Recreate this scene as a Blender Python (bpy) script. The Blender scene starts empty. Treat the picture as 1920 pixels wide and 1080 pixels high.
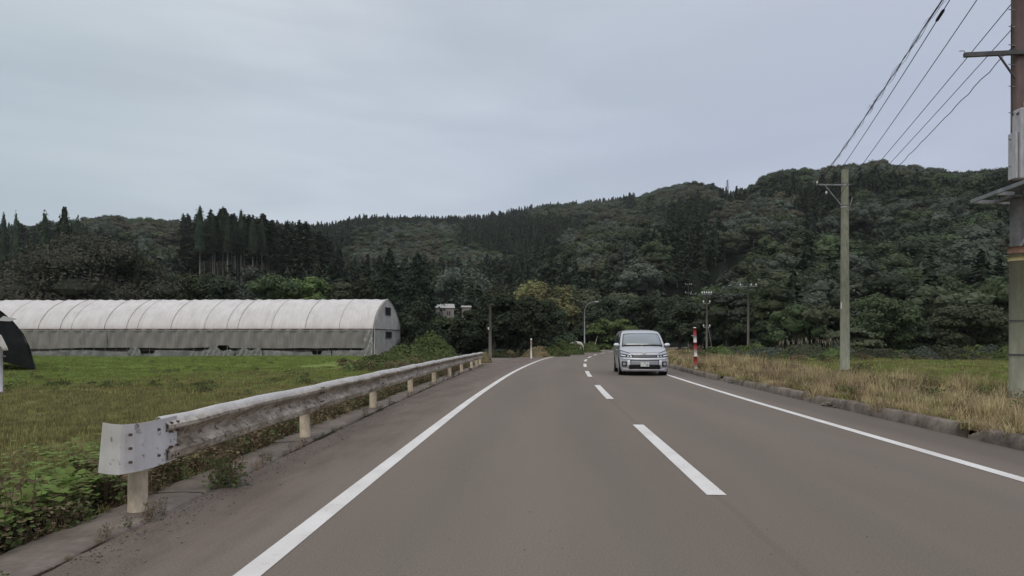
import bpy, math, random
import numpy as np
from mathutils import Vector, Matrix
random.seed(7)
R = np.random.default_rng(7)
C = bpy.context.scene.collection
SC = bpy.context.scene
F, U0, V0, H0 = 1288.0, 960.0, 640.0, 1.34        # focal length (px of a 1920 frame), principal column, horizon row, eye height

# ------------------------------------------------------------------ camera, sky, sun, exposure
cd = bpy.data.cameras.new('camera'); cam = bpy.data.objects.new('camera', cd); C.objects.link(cam)
cam.location = (0, 0, H0); cam.rotation_euler = (math.radians(90), 0, 0)
cd.sensor_width = 36; cd.lens = 36*F/1920; cd.shift_y = 100/1920; cd.clip_start = .05; cd.clip_end = 9000
SC.camera = cam
SUN_EL, SUN_ROT = math.radians(52), math.radians(200)
w = bpy.data.worlds.new('World'); SC.world = w; w.use_nodes = True
nt = w.node_tree; nt.nodes.clear()
def N(nt, t, **k):
    n = nt.nodes.new(t)
    for a, b in k.items():
        if a.startswith('i_'):
            n.inputs[a[2:].replace('_', ' ')].default_value = b
        else: setattr(n, a, b)
    return n
def ramp(nt, stops, fac):
    n = nt.nodes.new('ShaderNodeValToRGB'); e = n.color_ramp.elements
    while len(e) < len(stops): e.new(.5)
    for i, (p, c) in enumerate(stops):
        e[i].position = p; e[i].color = (c, c, c, 1) if isinstance(c, (int, float)) else (*c, 1)
    nt.links.new(fac, n.inputs[0]); return n.outputs[0]
def mixc(nt, f, a, b, mode='MIX'):
    n = nt.nodes.new('ShaderNodeMix'); n.data_type = 'RGBA'; n.blend_type = mode
    for s, v in ((n.inputs[0], f), (n.inputs[6], a), (n.inputs[7], b)):
        if isinstance(v, bpy.types.NodeSocket): nt.links.new(v, s)
        elif isinstance(v, (int, float)): s.default_value = v
        else: s.default_value = (*v, 1)
    return n.outputs[2]
def math_(nt, op, a, b=0.0, c=0.0):
    n = nt.nodes.new('ShaderNodeMath'); n.operation = op
    for s, v in zip(n.inputs, (a, b, c)):
        if isinstance(v, bpy.types.NodeSocket): nt.links.new(v, s)
        else: s.default_value = v
    return n.outputs[0]
def noise(nt, vec, scale, detail=4, rough=.55, dist=0.0):
    n = N(nt, 'ShaderNodeTexNoise'); n.inputs['Scale'].default_value = scale; n.inputs['Detail'].default_value = detail
    n.inputs['Roughness'].default_value = rough; n.inputs['Distortion'].default_value = dist
    if vec: nt.links.new(vec, n.inputs['Vector'])
    return n.outputs[0]
def mapping(nt, vec, sc=(1, 1, 1), loc=(0, 0, 0)):
    n = N(nt, 'ShaderNodeMapping'); n.inputs['Scale'].default_value = sc; n.inputs['Location'].default_value = loc
    nt.links.new(vec, n.inputs['Vector']); return n.outputs[0]
sky = N(nt, 'ShaderNodeTexSky'); sky.sky_type = 'NISHITA'; sky.sun_disc = False
sky.sun_elevation = SUN_EL; sky.sun_rotation = SUN_ROT
b1 = N(nt, 'ShaderNodeBackground'); b1.inputs[1].default_value = .05; nt.links.new(sky.outputs[0], b1.inputs[0])
tc = N(nt, 'ShaderNodeTexCoord'); sp = N(nt, 'ShaderNodeSeparateXYZ'); nt.links.new(tc.outputs['Generated'], sp.inputs[0])
mv = mapping(nt, tc.outputs['Generated'], (1.1, 1.1, 4.2), (3.1, .4, 0))
n1 = noise(nt, mv, 1.25, 5, .5, .35)
n2 = noise(nt, mapping(nt, tc.outputs['Generated'], (1, 1, 7), (7.7, 2, 0)), 2.6, 4, .5, .2)
cl = mixc(nt, ramp(nt, [(.34, 0.), (.66, 1.)], n1), (.47, .54, .62), (.635, .69, .78))
cl = mixc(nt, ramp(nt, [(.44, .0), (.66, .5)], n2), cl, (.47, .525, .62))
# a lilac cast towards the right of the valley, a green-grey one to the left; slightly paler at the skyline, brighter overhead
cl = mixc(nt, ramp(nt, [(.25, 0.), (.75, 1.)], math_(nt, 'MULTIPLY_ADD', sp.outputs[0], .5, .5)), mixc(nt, 1, cl, (.97, 1.0, .98), 'MULTIPLY'), mixc(nt, 1, cl, (1.03, 1.005, 1.09), 'MULTIPLY'))
gr = ramp(nt, [(0., (1.10, 1.09, 1.06)), (.13, (1.07, 1.06, 1.04)), (.28, (1., 1., 1.)), (.55, (1.16, 1.12, 1.05)), (1., (1.62, 1.52, 1.36))], sp.outputs[2])
cl = mixc(nt, 1, cl, gr, 'MULTIPLY')
b2 = N(nt, 'ShaderNodeBackground'); b2.inputs[1].default_value = 1.0; nt.links.new(cl, b2.inputs[0])
mx = N(nt, 'ShaderNodeMixShader'); mx.inputs[0].default_value = .94       # thick cloud deck, a little clear-sky light through it
nt.links.new(b1.outputs[0], mx.inputs[1]); nt.links.new(b2.outputs[0], mx.inputs[2])
wo = N(nt, 'ShaderNodeOutputWorld'); nt.links.new(mx.outputs[0], wo.inputs[0])
sd = bpy.data.lights.new('sun', 'SUN'); sd.energy = 1.0; sd.angle = math.radians(40); sd.color = (1, .90, .76)
so = bpy.data.objects.new('sun', sd); C.objects.link(so)
so.rotation_euler = (math.pi/2 - SUN_EL, 0, math.radians(180) - SUN_ROT + math.radians(0)); so.location = (0, 0, 60)
SC.view_settings.view_transform = 'Standard'; SC.view_settings.look = 'None'
SC.view_settings.exposure = 0; SC.view_settings.gamma = 1; SC.view_settings.use_curve_mapping = False
SC.cycles.max_bounces = 5; SC.cycles.diffuse_bounces = 3; SC.cycles.transparent_max_bounces = 8
SC.cycles.use_denoising = True
HAZE = 1.3e-4

# ------------------------------------------------------------------ materials
MATS = {}
def mat(name, col=(.5, .5, .5), rough=.8, metal=0., spec=.3, build=None):
    if name in MATS: return MATS[name]
    m = bpy.data.materials.new(name); m.use_nodes = True; t = m.node_tree
    p = t.nodes['Principled BSDF']; p.inputs['Roughness'].default_value = rough; p.inputs['Metallic'].default_value = metal
    p.inputs['Specular IOR Level'].default_value = spec; p.inputs['Base Color'].default_value = (*col, 1)
    if build: build(t, p)
    MATS[name] = m; return m
def objco(t, sc=(1, 1, 1)):
    c = N(t, 'ShaderNodeTexCoord'); return mapping(t, c.outputs['Object'], sc)
def bump(t, p, h, strength=.3, dist=.02):
    b = N(t, 'ShaderNodeBump'); b.inputs['Strength'].default_value = strength; b.inputs['Distance'].default_value = dist
    t.links.new(h, b.inputs['Height']); t.links.new(b.outputs[0], p.inputs['Normal'])
def worn(c1, c2, scale=3, lo=.35, hi=.65, sc=(1, 1, 1), bmp=.15, detail=6):
    def f(t, p):
        v = objco(t, sc); n = noise(t, v, scale, detail, .65)
        n2 = noise(t, v, scale*9, 3)
        c = mixc(t, ramp(t, [(lo, 0.), (hi, 1.)], n), c1, c2)
        c = mixc(t, 1, c, ramp(t, [(.3, .82), (.7, 1.12)], n2), 'MULTIPLY')
        t.links.new(c, p.inputs['Base Color']); bump(t, p, n2, bmp, .01)
    return f
def leafmat(name, c1, c2, transl=.25, rnd=.35):
    def f(t, p):
        oi = N(t, 'ShaderNodeObjectInfo'); g = N(t, 'ShaderNodeNewGeometry')
        v = objco(t); n = noise(t, v, .55, 3)
        c = mixc(t, ramp(t, [(.35, 0.), (.65, 1.)], n), c1, c2)
        k = math_(t, 'MULTIPLY_ADD', oi.outputs['Random'], rnd*2, 1-rnd)
        k2 = math_(t, 'MULTIPLY_ADD', g.outputs['Random Per Island'], .4, .8)
        kk = math_(t, 'MULTIPLY', k, k2)
        cc = N(t, 'ShaderNodeCombineColor'); [t.links.new(kk, cc.inputs[i]) for i in range(3)]
        c = mixc(t, 1, c, cc.outputs[0], 'MULTIPLY')
        hs = N(t, 'ShaderNodeHueSaturation'); t.links.new(c, hs.inputs['Color'])
        t.links.new(math_(t, 'MULTIPLY_ADD', oi.outputs['Random'], .035, .483), hs.inputs['Hue'])
        c = hs.outputs[0]
        t.links.new(c, p.inputs['Base Color'])
        tr = N(t, 'ShaderNodeBsdfTranslucent'); t.links.new(c, tr.inputs[0])
        mx = N(t, 'ShaderNodeMixShader'); mx.inputs[0].default_value = transl
        t.links.new(p.outputs[0], mx.inputs[1]); t.links.new(tr.outputs[0], mx.inputs[2])
        t.links.new(mx.outputs[0], t.nodes['Material Output'].inputs[0])
    return mat(name, rough=.75, spec=.15, build=f)
LEAF = dict(
    green=leafmat('leaf_green', (.062, .085, .044), (.092, .118, .060)),
    olive=leafmat('leaf_olive', (.080, .092, .056), (.112, .122, .075)),
    brown=leafmat('leaf_brown', (.086, .082, .056), (.120, .108, .080)),
    walnut=leafmat('leaf_reddish', (.036, .044, .030), (.096, .086, .066)),
    dark=leafmat('leaf_dark', (.042, .056, .034), (.062, .080, .046)),
    yellow=leafmat('leaf_yellow', (.19, .19, .085), (.25, .24, .115)),
    bright=leafmat('leaf_bright', (.10, .145, .05), (.15, .20, .075)),
    grey=leafmat('leaf_grey', (.080, .098, .075), (.118, .135, .105)),
    needle=leafmat('needle_dark', (.030, .042, .027), (.048, .062, .038), .1),
    twin=leafmat('needle_twin', (.016, .027, .017), (.032, .046, .027), .1),
    needle2=leafmat('needle_mid', (.040, .056, .040), (.060, .080, .052), .1),
    weed=leafmat('weed_dry', (.15, .115, .07), (.24, .185, .11)),
    weedg=leafmat('weed_green', (.085, .115, .042), (.15, .18, .07)),
    grass=leafmat('grass_green', (.19, .25, .065), (.26, .31, .09), .3),
    grasso=leafmat('grass_olive', (.215, .205, .085), (.30, .275, .12), .3),
    straw=leafmat('grass_straw', (.42, .325, .195), (.56, .45, .28), .3),
    plume=leafmat('plume_pale', (.45, .41, .34), (.55, .50, .42), .3),
    kudzu=leafmat('kudzu_leaf', (.15, .21, .055), (.24, .30, .095), .35),
)
bark = mat('bark', build=worn((.05, .04, .032), (.11, .09, .075), 4, sc=(1, 1, .25)))
bark_pale = mat('bark_pale', build=worn((.16, .14, .12), (.30, .27, .23), 4, sc=(1, 1, .25)))
concrete_pole = mat('pole_concrete', rough=.85, build=worn((.20, .205, .155), (.29, .285, .225), 1.2, sc=(1, 1, .3)))
concrete = mat('concrete', rough=.9, build=worn((.125, .10, .085), (.215, .18, .155), 1.6, bmp=.4))
kerbm = mat('kerb_concrete', rough=.95, build=worn((.085, .068, .058), (.24, .20, .17), 2.2, .34, .60, bmp=.5))
galv = mat('galvanised', rough=.5, metal=.6, build=worn((.20, .20, .21), (.36, .36, .37), 3))
darksteel = mat('dark_steel', rough=.6, metal=.3, build=worn((.07, .07, .075), (.13, .12, .12), 3))
brownpole = mat('brown_pole', rough=.6, build=worn((.085, .055, .05), (.13, .088, .082), 1.5, sc=(1, 1, .3)))
wirem = mat('wire_black', (.025, .025, .028), .6)
palebox = mat('pale_paint', rough=.5, build=worn((.42, .41, .44), (.55, .54, .57), 2, sc=(1, 1, .25)))
rust = mat('rusty_band', rough=.8, build=worn((.14, .075, .055), (.24, .14, .09), 7))
woodpole = mat('weathered_wood', rough=.9, build=worn((.11, .10, .085), (.19, .17, .15), 3, sc=(1, 1, .2)))
insul = mat('porcelain', (.72, .72, .7), .3, spec=.5)
redp = mat('red_paint', rough=.55, build=worn((.30, .03, .03), (.38, .05, .045), 6))
whitep = mat('white_post_paint', rough=.5, build=worn((.62, .58, .54), (.76, .73, .70), 6))
postm = mat('cream_post', rough=.6, build=worn((.34, .275, .19), (.52, .44, .33), 3.2, sc=(1, 1, .6)))
def f_line(t, p):
    v = objco(t); n = noise(t, v, 1.3, 4); n2 = noise(t, v, 38, 4, .75); n3 = noise(t, v, 9, 4, .7)
    c = mixc(t, ramp(t, [(.35, 0.), (.65, 1.)], n), (.64, .61, .59), (.76, .74, .73))
    c = mixc(t, ramp(t, [(.54, 0.), (.70, .55)], math_(t, 'MULTIPLY_ADD', n3, .5, math_(t, 'MULTIPLY', n2, .5))), c, (.30, .26, .23)); t.links.new(c, p.inputs['Base Color'])
linem = mat('line_paint', rough=.7, build=f_line)

def f_road(t, p):
    uv = N(t, 'ShaderNodeUVMap'); uv.uv_map = 'UVMap'; s = N(t, 'ShaderNodeSeparateXYZ'); t.links.new(uv.outputs[0], s.inputs[0])
    big = noise(t, mapping(t, uv.outputs[0], (.5, .07, 1)), 1.0, 5, .6)
    mid = noise(t, mapping(t, uv.outputs[0], (2.2, .35, 1), (4, 1, 0)), 1.0, 6, .65)
    fine = noise(t, objco(t), 75, 3, .7)
    c = mixc(t, ramp(t, [(.35, 0.), (.65, 1.)], big), (.158, .130, .107), (.196, .162, .136))
    c = mixc(t, ramp(t, [(.30, .0), (.75, .5)], mid), c, (.185, .150, .124))
    wob = math_(t, 'MULTIPLY_ADD', mid, .5, -.25)
    x = math_(t, 'ADD', s.outputs[0], wob)
    # polished wheel tracks, browner unworn shoulder past the left line, a dark paving joint under the centre line
    def band(c0, wd):
        d = math_(t, 'ABSOLUTE', math_(t, 'SUBTRACT', x, c0)); return ramp(t, [(0, 1.), (1, 0.)], math_(t, 'DIVIDE', d, wd))
    trk = math_(t, 'MAXIMUM', math_(t, 'MAXIMUM', band(-2.35, .55), band(-.85, .55)), math_(t, 'MAXIMUM', band(.85, .55), band(2.3, .55)))
    c = mixc(t, math_(t, 'MULTIPLY', trk, .45), c, (.152, .134, .115))
    sh = ramp(t, [(.0, 1.), (.12, 0.)], math_(t, 'MULTIPLY_ADD', x, .5, 1.85))
    c = mixc(t, math_(t, 'MULTIPLY', sh, .8), c, mixc(t, ramp(t, [(.35, 0.), (.6, 1.)], mid), (.122, .094, .076), (.178, .141, .116)))
    dn = noise(t, mapping(t, uv.outputs[0], (1.6, .55, 1), (9, 3, 0)), 1.0, 7, .7, .4)
    dirt = math_(t, 'MULTIPLY', ramp(t, [(.46, 0.), (.60, 1.)], dn), ramp(t, [(.0, 1.), (.35, 0.)], math_(t, 'MULTIPLY_ADD', x, .5, 2.05)))
    c = mixc(t, math_(t, 'MULTIPLY', dirt, .75), c, mixc(t, ramp(t, [(.4, 0.), (.6, 1.)], fine), (.075, .055, .044), (.15, .115, .092)))
    shr = ramp(t, [(.0, 0.), (.15, 1.)], math_(t, 'MULTIPLY_ADD', x, .5, -1.7))
    c = mixc(t, math_(t, 'MULTIPLY', shr, .45), c, (.105, .088, .082))
    d0 = math_(t, 'ABSOLUTE', math_(t, 'ADD', s.outputs[0], math_(t, 'MULTIPLY_ADD', noise(t, mapping(t, uv.outputs[0], (0, .8, 1)), 1, 3), .10, -.05)))
    jn = math_(t, 'LESS_THAN', d0, .035)
    c = mixc(t, math_(t, 'MULTIPLY', jn, .12), c, (.05, .045, .042))
    c = mixc(t, 1, c, ramp(t, [(.25, .66), (.75, 1.32)], fine), 'MULTIPLY')
    # light chips and dark tar specks
    vo = N(t, 'ShaderNodeTexVoronoi'); vo.inputs['Scale'].default_value = 3.2; t.links.new(objco(t), vo.inputs['Vector'])
    c = mixc(t, math_(t, 'MULTIPLY', math_(t, 'LESS_THAN', vo.outputs['Distance'], .035), .5), c, (.05, .04, .035))
    t.links.new(c, p.inputs['Base Color'])
    vo2 = N(t, 'ShaderNodeTexVoronoi'); vo2.inputs['Scale'].default_value = 90; t.links.new(objco(t), vo2.inputs['Vector'])
    bump(t, p, math_(t, 'ADD', vo2.outputs['Distance'], fine), .35, .004)
roadm = mat('asphalt', rough=.82, spec=.28, build=f_road)

def f_ground(t, p):
    a = N(t, 'ShaderNodeVertexColor'); a.layer_name = 'cover'
    v = objco(t)
    n = noise(t, v, .45, 6, .65); n2 = noise(t, v, 5, 5, .7); n3 = noise(t, mapping(t, v, (.12, .5, 1)), 1, 4)
    c = mixc(t, 1, a.outputs[0], ramp(t, [(.3, (.72, .78, .70)), (.7, (1.2, 1.12, 1.1))], n), 'MULTIPLY')
    c = mixc(t, 1, c, ramp(t, [(.3, .7), (.7, 1.25)], n2), 'MULTIPLY')
    c = mixc(t, 1, c, ramp(t, [(.35, .85), (.65, 1.12)], n3), 'MULTIPLY')
    t.links.new(c, p.inputs['Base Color']); bump(t, p, n2, .5, .06)
groundm = mat('ground', rough=.95, spec=.1, build=f_ground)

# ------------------------------------------------------------------ mesh helpers
def link(name, me, m=None, parent=None, loc=None, rz=0):
    o = bpy.data.objects.new(name, me); C.objects.link(o)
    if m is not None and me is not None and not me.materials:
        for q in (m if isinstance(m, (list, tuple)) else [m]): me.materials.append(q)
    if parent: o.parent = parent
    if loc is not None: o.location = loc
    if rz: o.rotation_euler = (0, 0, rz)
    return o
def tag(o, label=None, cat=None, group=None, kind=None):
    for k, v in (('label', label), ('category', cat), ('group', group), ('kind', kind)):
        if v: o[k] = v
    return o
def empty(name, loc, label, cat, group=None, rz=0):
    return tag(link(name, None, loc=loc, rz=rz), label, cat, group)
def npmesh(name, V, Fq, smooth=False, mi=None):
    V = np.asarray(V, np.float32).reshape(-1, 3); Fq = np.asarray(Fq, np.int32); k = Fq.shape[1]
    me = bpy.data.meshes.new(name); me.vertices.add(len(V)); me.vertices.foreach_set('co', V.ravel())
    me.loops.add(Fq.size); me.loops.foreach_set('vertex_index', Fq.ravel())
    me.polygons.add(len(Fq)); me.polygons.foreach_set('loop_start', np.arange(0, Fq.size, k, dtype=np.int32))
    me.polygons.foreach_set('use_smooth', np.full(len(Fq), smooth))
    if mi is not None: me.polygons.foreach_set('material_index', np.asarray(mi, np.int32))
    me.update(calc_edges=True); me.validate(); return me
class MB:
    def __init__(s): s.v = []; s.f = []; s.sm = []
    def add(s, v, f, sm=False):
        b = len(s.v); s.v += [tuple(p) for p in v]; s.f += [tuple(i+b for i in q) for q in f]; s.sm += [sm]*len(f); return s
    def box(s, c, d, rot=None):
        x, y, z = (q/2 for q in d)
        v = [Vector((a*x, b*y, e*z)) for a in (-1, 1) for b in (-1, 1) for e in (-1, 1)]
        if rot: v = [rot @ p for p in v]
        c = Vector(c)
        return s.add([p+c for p in v], [(0, 1, 3, 2), (4, 6, 7, 5), (0, 4, 5, 1), (2, 3, 7, 6), (0, 2, 6, 4), (1, 5, 7, 3)])
    def bar(s, a, b, wd, ht=None):
        a, b = Vector(a), Vector(b); d = b-a; ht = ht or wd
        q = d.to_track_quat('Y', 'Z').to_matrix()
        return s.box((a+b)/2, (wd, d.length, ht), q)
    def tube(s, pts, rad, n=8, cap=True):
        pts = [Vector(p) for p in pts]; rad = rad if isinstance(rad, (list, tuple)) else [rad]*len(pts); v = []
        for i, p in enumerate(pts):
            d = (pts[min(i+1, len(pts)-1)]-pts[max(i-1, 0)]).normalized(); up = Vector((0, 0, 1)) if abs(d.z) < .9 else Vector((0, 1, 0))
            x = d.cross(up).normalized(); y = d.cross(x)
            v += [p+(x*math.cos(2*math.pi*k/n)+y*math.sin(2*math.pi*k/n))*rad[i] for k in range(n)]
        f = [(i*n+k, i*n+(k+1) % n, (i+1)*n+(k+1) % n, (i+1)*n+k) for i in range(len(pts)-1) for k in range(n)]
        s.add(v, f, True)
        if cap:
            b = len(s.v)-len(v); s.f += [tuple(b+k for k in range(n)), tuple(b+(len(pts)-1)*n+n-1-k for k in range(n))]; s.sm += [False]*2
        return s
    def grid(s, P, sm=True, close=False):
        r, c = len(P), len(P[0])
        return s.add([p for row in P for p in row], [(i*c+j, i*c+(j+1) % c, (i+1)*c+(j+1) % c, (i+1)*c+j) for i in range(r-1) for j in range(c if close else c-1)], sm)
    def build(s, name, m, parent=None, loc=None, rz=0, bevel=0, solid=0):
        me = bpy.data.meshes.new(name); me.from_pydata(s.v, [], s.f); me.polygons.foreach_set('use_smooth', s.sm); me.update()
        o = link(name, me, m, parent, loc, rz)
        if solid: q = o.modifiers.new('s', 'SOLIDIFY'); q.thickness = solid; q.offset = 0
        if bevel: q = o.modifiers.new('b', 'BEVEL'); q.width = bevel; q.segments = 2; q.limit_method = 'ANGLE'
        return o
def copy_tree(o, parent=None):
    c = o.copy(); C.objects.link(c)
    if parent: c.parent = parent
    for ch in list(o.children): copy_tree(ch, c)
    return c
def P(u, v, Y): return Vector(((u-U0)*Y/F, Y, H0+(V0-v)*Y/F))

# ------------------------------------------------------------------ value noise for terrain
_T = np.random.default_rng(3).random((256, 256))
def vn(x, y, s):
    x = np.asarray(x, float)/s+100; y = np.asarray(y, float)/s+100
    i, j = np.floor(x).astype(int), np.floor(y).astype(int); fx, fy = x-i, y-j
    fx = fx*fx*(3-2*fx); fy = fy*fy*(3-2*fy); g = lambda a, b: _T[a % 256, b % 256]
    return (g(i, j)*(1-fx)+g(i+1, j)*fx)*(1-fy)+(g(i, j+1)*(1-fx)+g(i+1, j+1)*fx)*fy
def fbm(x, y, s, o=4):
    t, a, k = 0, 1, 0
    for _ in range(o): t = t+a*vn(x+k*7.3, y-k*3.1, s); k += a; s /= 2; a /= 2
    return t/k

# ------------------------------------------------------------------ road geometry
ctrl = [(-40, .6), (-20, 1.0), (0, 1.52), (6, 1.78), (11, 2.02), (16, 2.27), (21, 2.60), (26, 2.95), (31, 3.36), (38, 4.03), (46.6, 4.95), (55.6, 6.12), (70.6, 8.65), (86, 12.1), (108, 18.6)]
cy, cx = np.array(ctrl).T
a_, b_ = (108-86), (18.6-12.1); ang = math.atan2(18.6-12.1, 22)+.035
xs, ys = [18.6], [108.]
for k in range(40):
    ang += 4/210; xs.append(xs[-1]+4*math.sin(ang)); ys.append(ys[-1]+4*math.cos(ang))
gy = np.concatenate([np.arange(-40, 108, 1.0), ys]); 
def smooth_interp(q):
    r = np.interp(q, cy, cx)
    return r
base = smooth_interp(np.arange(-40, 108, 1.0))
ker = np.hanning(13); ker /= ker.sum(); pad = np.pad(base, 6, mode='reflect', reflect_type='odd'); base = np.convolve(pad, ker, 'valid')
RX = np.concatenate([base, xs]); RY = gy
dX, dY = np.gradient(RX), np.gradient(RY); L_ = np.hypot(dX, dY); TX, TY = dX/L_, dY/L_
S = np.concatenate([[0], np.cumsum(np.hypot(np.diff(RX), np.diff(RY)))]); S0 = np.interp(0, RY[:148], S[:148])
S = S-S0
def rp(s, off):       # point on the road at arc length s, off metres right of the centre line
    x = np.interp(s, S, RX); y = np.interp(s, S, RY); tx = np.interp(s, S, TX); ty = np.interp(s, S, TY)
    return x+ty*off, y-tx*off
def roadoff(x, y):    # signed lateral offset from the road axis (array)
    x = np.atleast_1d(x).astype(float); y = np.atleast_1d(y).astype(float); best = np.full(x.shape, 1e9); so_ = np.zeros(x.shape)
    for i in range(0, len(RX), 3):
        d = np.hypot(x-RX[i], y-RY[i]); m = d < best; best[m] = d[m]; so_[m] = ((x-RX[i])*TY[i]-(y-RY[i])*TX[i])[m]
    return np.sign(so_)*best
RAILC = [(-14, -3.25), (0, -2.98), (5.3, -2.89), (9.4, -2.83), (13.6, -2.75), (17.8, -2.63), (22, -2.5), (26, -2.36), (30, -2.2), (34, -2.0), (38.5, -1.8), (41, -1.75)]
rly, rlx = np.array(RAILC).T
def railx(y): return float(np.interp(y, rly, rlx))

# ------------------------------------------------------------------ terrain
RA = np.array([(-900, 445), (0, 432), (150, 418), (215, 409), (250, 417), (350, 424), (450, 430), (575, 432), (640, 418), (680, 412), (800, 413), (900, 405), (1000, 387), (1120, 372), (1180, 367), (1200, 372), (1240, 358), (1270, 349), (1300, 347), (1335, 352), (1360, 364), (1400, 360), (1420, 342), (1460, 324), (1490, 319), (1530, 322), (1560, 314), (1640, 308), (1740, 323), (1800, 331), (1850, 329), (1920, 321), (2300, 330), (2900, 430)], float)
DA = np.array([(-900, 420), (0, 450), (300, 500), (600, 740), (1180, 740), (1300, 600), (1420, 480), (1640, 430), (1920, 400), (2900, 350)], float)
FA = np.array([(-900, 100), (0, 105), (700, 115), (950, 150), (1150, 150), (1300, 110), (1450, 84), (1920, 74), (2900, 60)], float)
RB = np.array([(250, 600), (330, 500), (365, 425), (400, 408), (450, 406), (500, 416), (560, 430), (600, 450), (640, 490), (720, 600)], float)
RC = np.array([(900, 600), (1000, 530), (1060, 480), (1120, 436), (1200, 415), (1260, 428), (1300, 432), (1360, 404), (1420, 391), (1470, 393), (1530, 412), (1600, 440), (1700, 424), (1850, 400), (1920, 408), (2300, 430), (2900, 520)], float)
def sm(t): t = np.clip(t, 0, 1); return t*t*(3-2*t)
def hills(x, y):
    x = np.asarray(x, float); y = np.asarray(y, float); r = np.hypot(x, y); az = np.arctan2(x, y); azc = np.clip(az, -.96, .96)
    Y = r*np.cos(azc); u = U0+F*np.tan(azc); fade = 1-.75*sm((np.abs(az)-1.0)/.9)
    f = np.interp(u, FA[:, 0], FA[:, 1])
    def layer(rd, D, tree, pw, back):
        H = (V0-np.interp(u, rd[:, 0], rd[:, 1]))*D/F+H0-tree; H = np.maximum(H, 0)
        t = np.clip((Y-f)/(D-f), 0, None); h = np.where(t <= 1, np.clip(t, 0, 1)**pw*(1+.18*np.sin(np.pi*np.clip(t, 0, 1))), np.maximum(0, 1-(t-1)*back))
        return H*h
    D = np.interp(u, DA[:, 0], DA[:, 1])
    conif = sm((u-590)/40)*sm((1190-u)/30)
    A = layer(RA, D, 8.5+3*conif, 1.35, .8); B = layer(RB, 265., 19., 1.25, .9); Cc = layer(RC, 255., 9., 1.15, .9)
    h = np.maximum(np.maximum(A, B), Cc)
    rel = (fbm(x, y, 90, 4)-.5)*16*sm((Y-f)/80)*(1-.8*np.exp(-((Y-D)/50)**2))
    return (h+np.where(h > 2, rel, rel*.3))*fade
def ground_z(x, y):
    x = np.asarray(x, float); y = np.asarray(y, float); sh = x.shape
    xf, yf = x.ravel(), y.ravel(); off = roadoff(xf, yf); d = np.abs(off)
    near = sm((d-5.6)/2.5)
    side = ((yf > 38) & (yf < 60) & (xf < 4) & (xf > -40))
    loc = near*((fbm(xf, yf, 6, 3)-.5)*.16-.06*(off < 0)+.06*(off > 0))
    loc = np.where(side, 0, loc)
    h = np.maximum(hills(xf, yf), 0); h = np.where(d < 9, 0, h*sm((d-9)/8))
    return (-.07+loc+h).reshape(sh)
NR, NA = 300, 460
rr = np.concatenate([[0.01], np.geomspace(1.2, 3200, NR-1)])
aa = np.concatenate([np.linspace(-math.pi, -.86, 70, endpoint=False), np.linspace(-.86, .86, NA-140), np.linspace(.86, math.pi, 71)[1:]])
RRg, AAg = np.meshgrid(rr, aa, indexing='ij'); GX, GY = RRg*np.sin(AAg), RRg*np.cos(AAg)
GZ = ground_z(GX, GY); nA = len(aa)
idx = np.arange(NR*nA).reshape(NR, nA)
quads = np.stack([idx[:-1, :-1], idx[:-1, 1:], idx[1:, 1:], idx[1:, :-1]], -1).reshape(-1, 4)[:, ::-1]
gme = npmesh('ground', np.stack([GX, GY, GZ], -1), quads, True)
def cover(x, y):
    x = x.ravel(); y = y.ravel(); off = roadoff(x, y); n = fbm(x, y, 9, 4); n2 = fbm(x, y, 3, 3)
    col = np.zeros((len(x), 4)); col[:, 3] = 1
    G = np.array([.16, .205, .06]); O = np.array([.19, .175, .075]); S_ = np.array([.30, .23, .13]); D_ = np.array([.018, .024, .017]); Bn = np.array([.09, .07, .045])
    yy = y+(n-.5)*14
    g = sm((yy-18)/16)[:, None]; left = O*(1-g)+G*g
    left = left*(1-.35*(n2[:, None]-.5)*2)
    bank = sm((-off-4.6)/.6)*(1-sm((-off-6.2)/1.2)); left = left*(1-bank[:, None])+Bn*bank[:, None]
    t = sm((off+(n-.5)*6-8.8)/3)[:, None]; right = S_*(1-t)+(G*.55+O*.45)*t
    c = np.where((off < 0)[:, None], left, right)
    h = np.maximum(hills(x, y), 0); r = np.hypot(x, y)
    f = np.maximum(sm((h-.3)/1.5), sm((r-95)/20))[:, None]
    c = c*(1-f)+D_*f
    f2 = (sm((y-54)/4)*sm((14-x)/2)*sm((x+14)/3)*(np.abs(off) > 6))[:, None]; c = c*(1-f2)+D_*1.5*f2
    col[:, :3] = c; return col
at = gme.color_attributes.new('cover', 'FLOAT_COLOR', 'POINT'); at.data.foreach_set('color', cover(GX, GY).astype(np.float32).ravel())
ground = tag(link('ground', gme, groundm), kind='structure')

# ------------------------------------------------------------------ road, side road, markings
def ribbon(name, rows, m, z, nx=8, parent=None, uvs=True):
    # rows: list of (s, off_left, off_right)
    V, UV = [], []
    for s, a, b in rows:
        for k in range(nx+1):
            o = a+(b-a)*k/nx; x, y = rp(s, o); V.append((x, y, z)); UV.append((o, s))
    n = nx+1; Fq = [(i*n+k, i*n+k+1, (i+1)*n+k+1, (i+1)*n+k) for i in range(len(rows)-1) for k in range(nx)]
    me = npmesh(name, V, Fq, False)
    if uvs:
        uvl = me.uv_layers.new(name='UVMap'); li = np.empty(len(me.loops), np.int32); me.loops.foreach_get('vertex_index', li)
        uvl.data.foreach_set('uv', np.array(UV, np.float32)[li].ravel())
    return link(name, me, m, parent)
rows = []
for s in np.arange(-36, 250, 1.0):
    x, y = rp(s, 0); lo = -(x-railx(y))+.12 if y < 40 else -5.9+min(1.6, (y-56)*.12) if y > 56 else -5.9
    rows.append((float(s), float(lo), 4.34))
tag(ribbon('road', rows, roadm, 0.0, 12), kind='structure')
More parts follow.
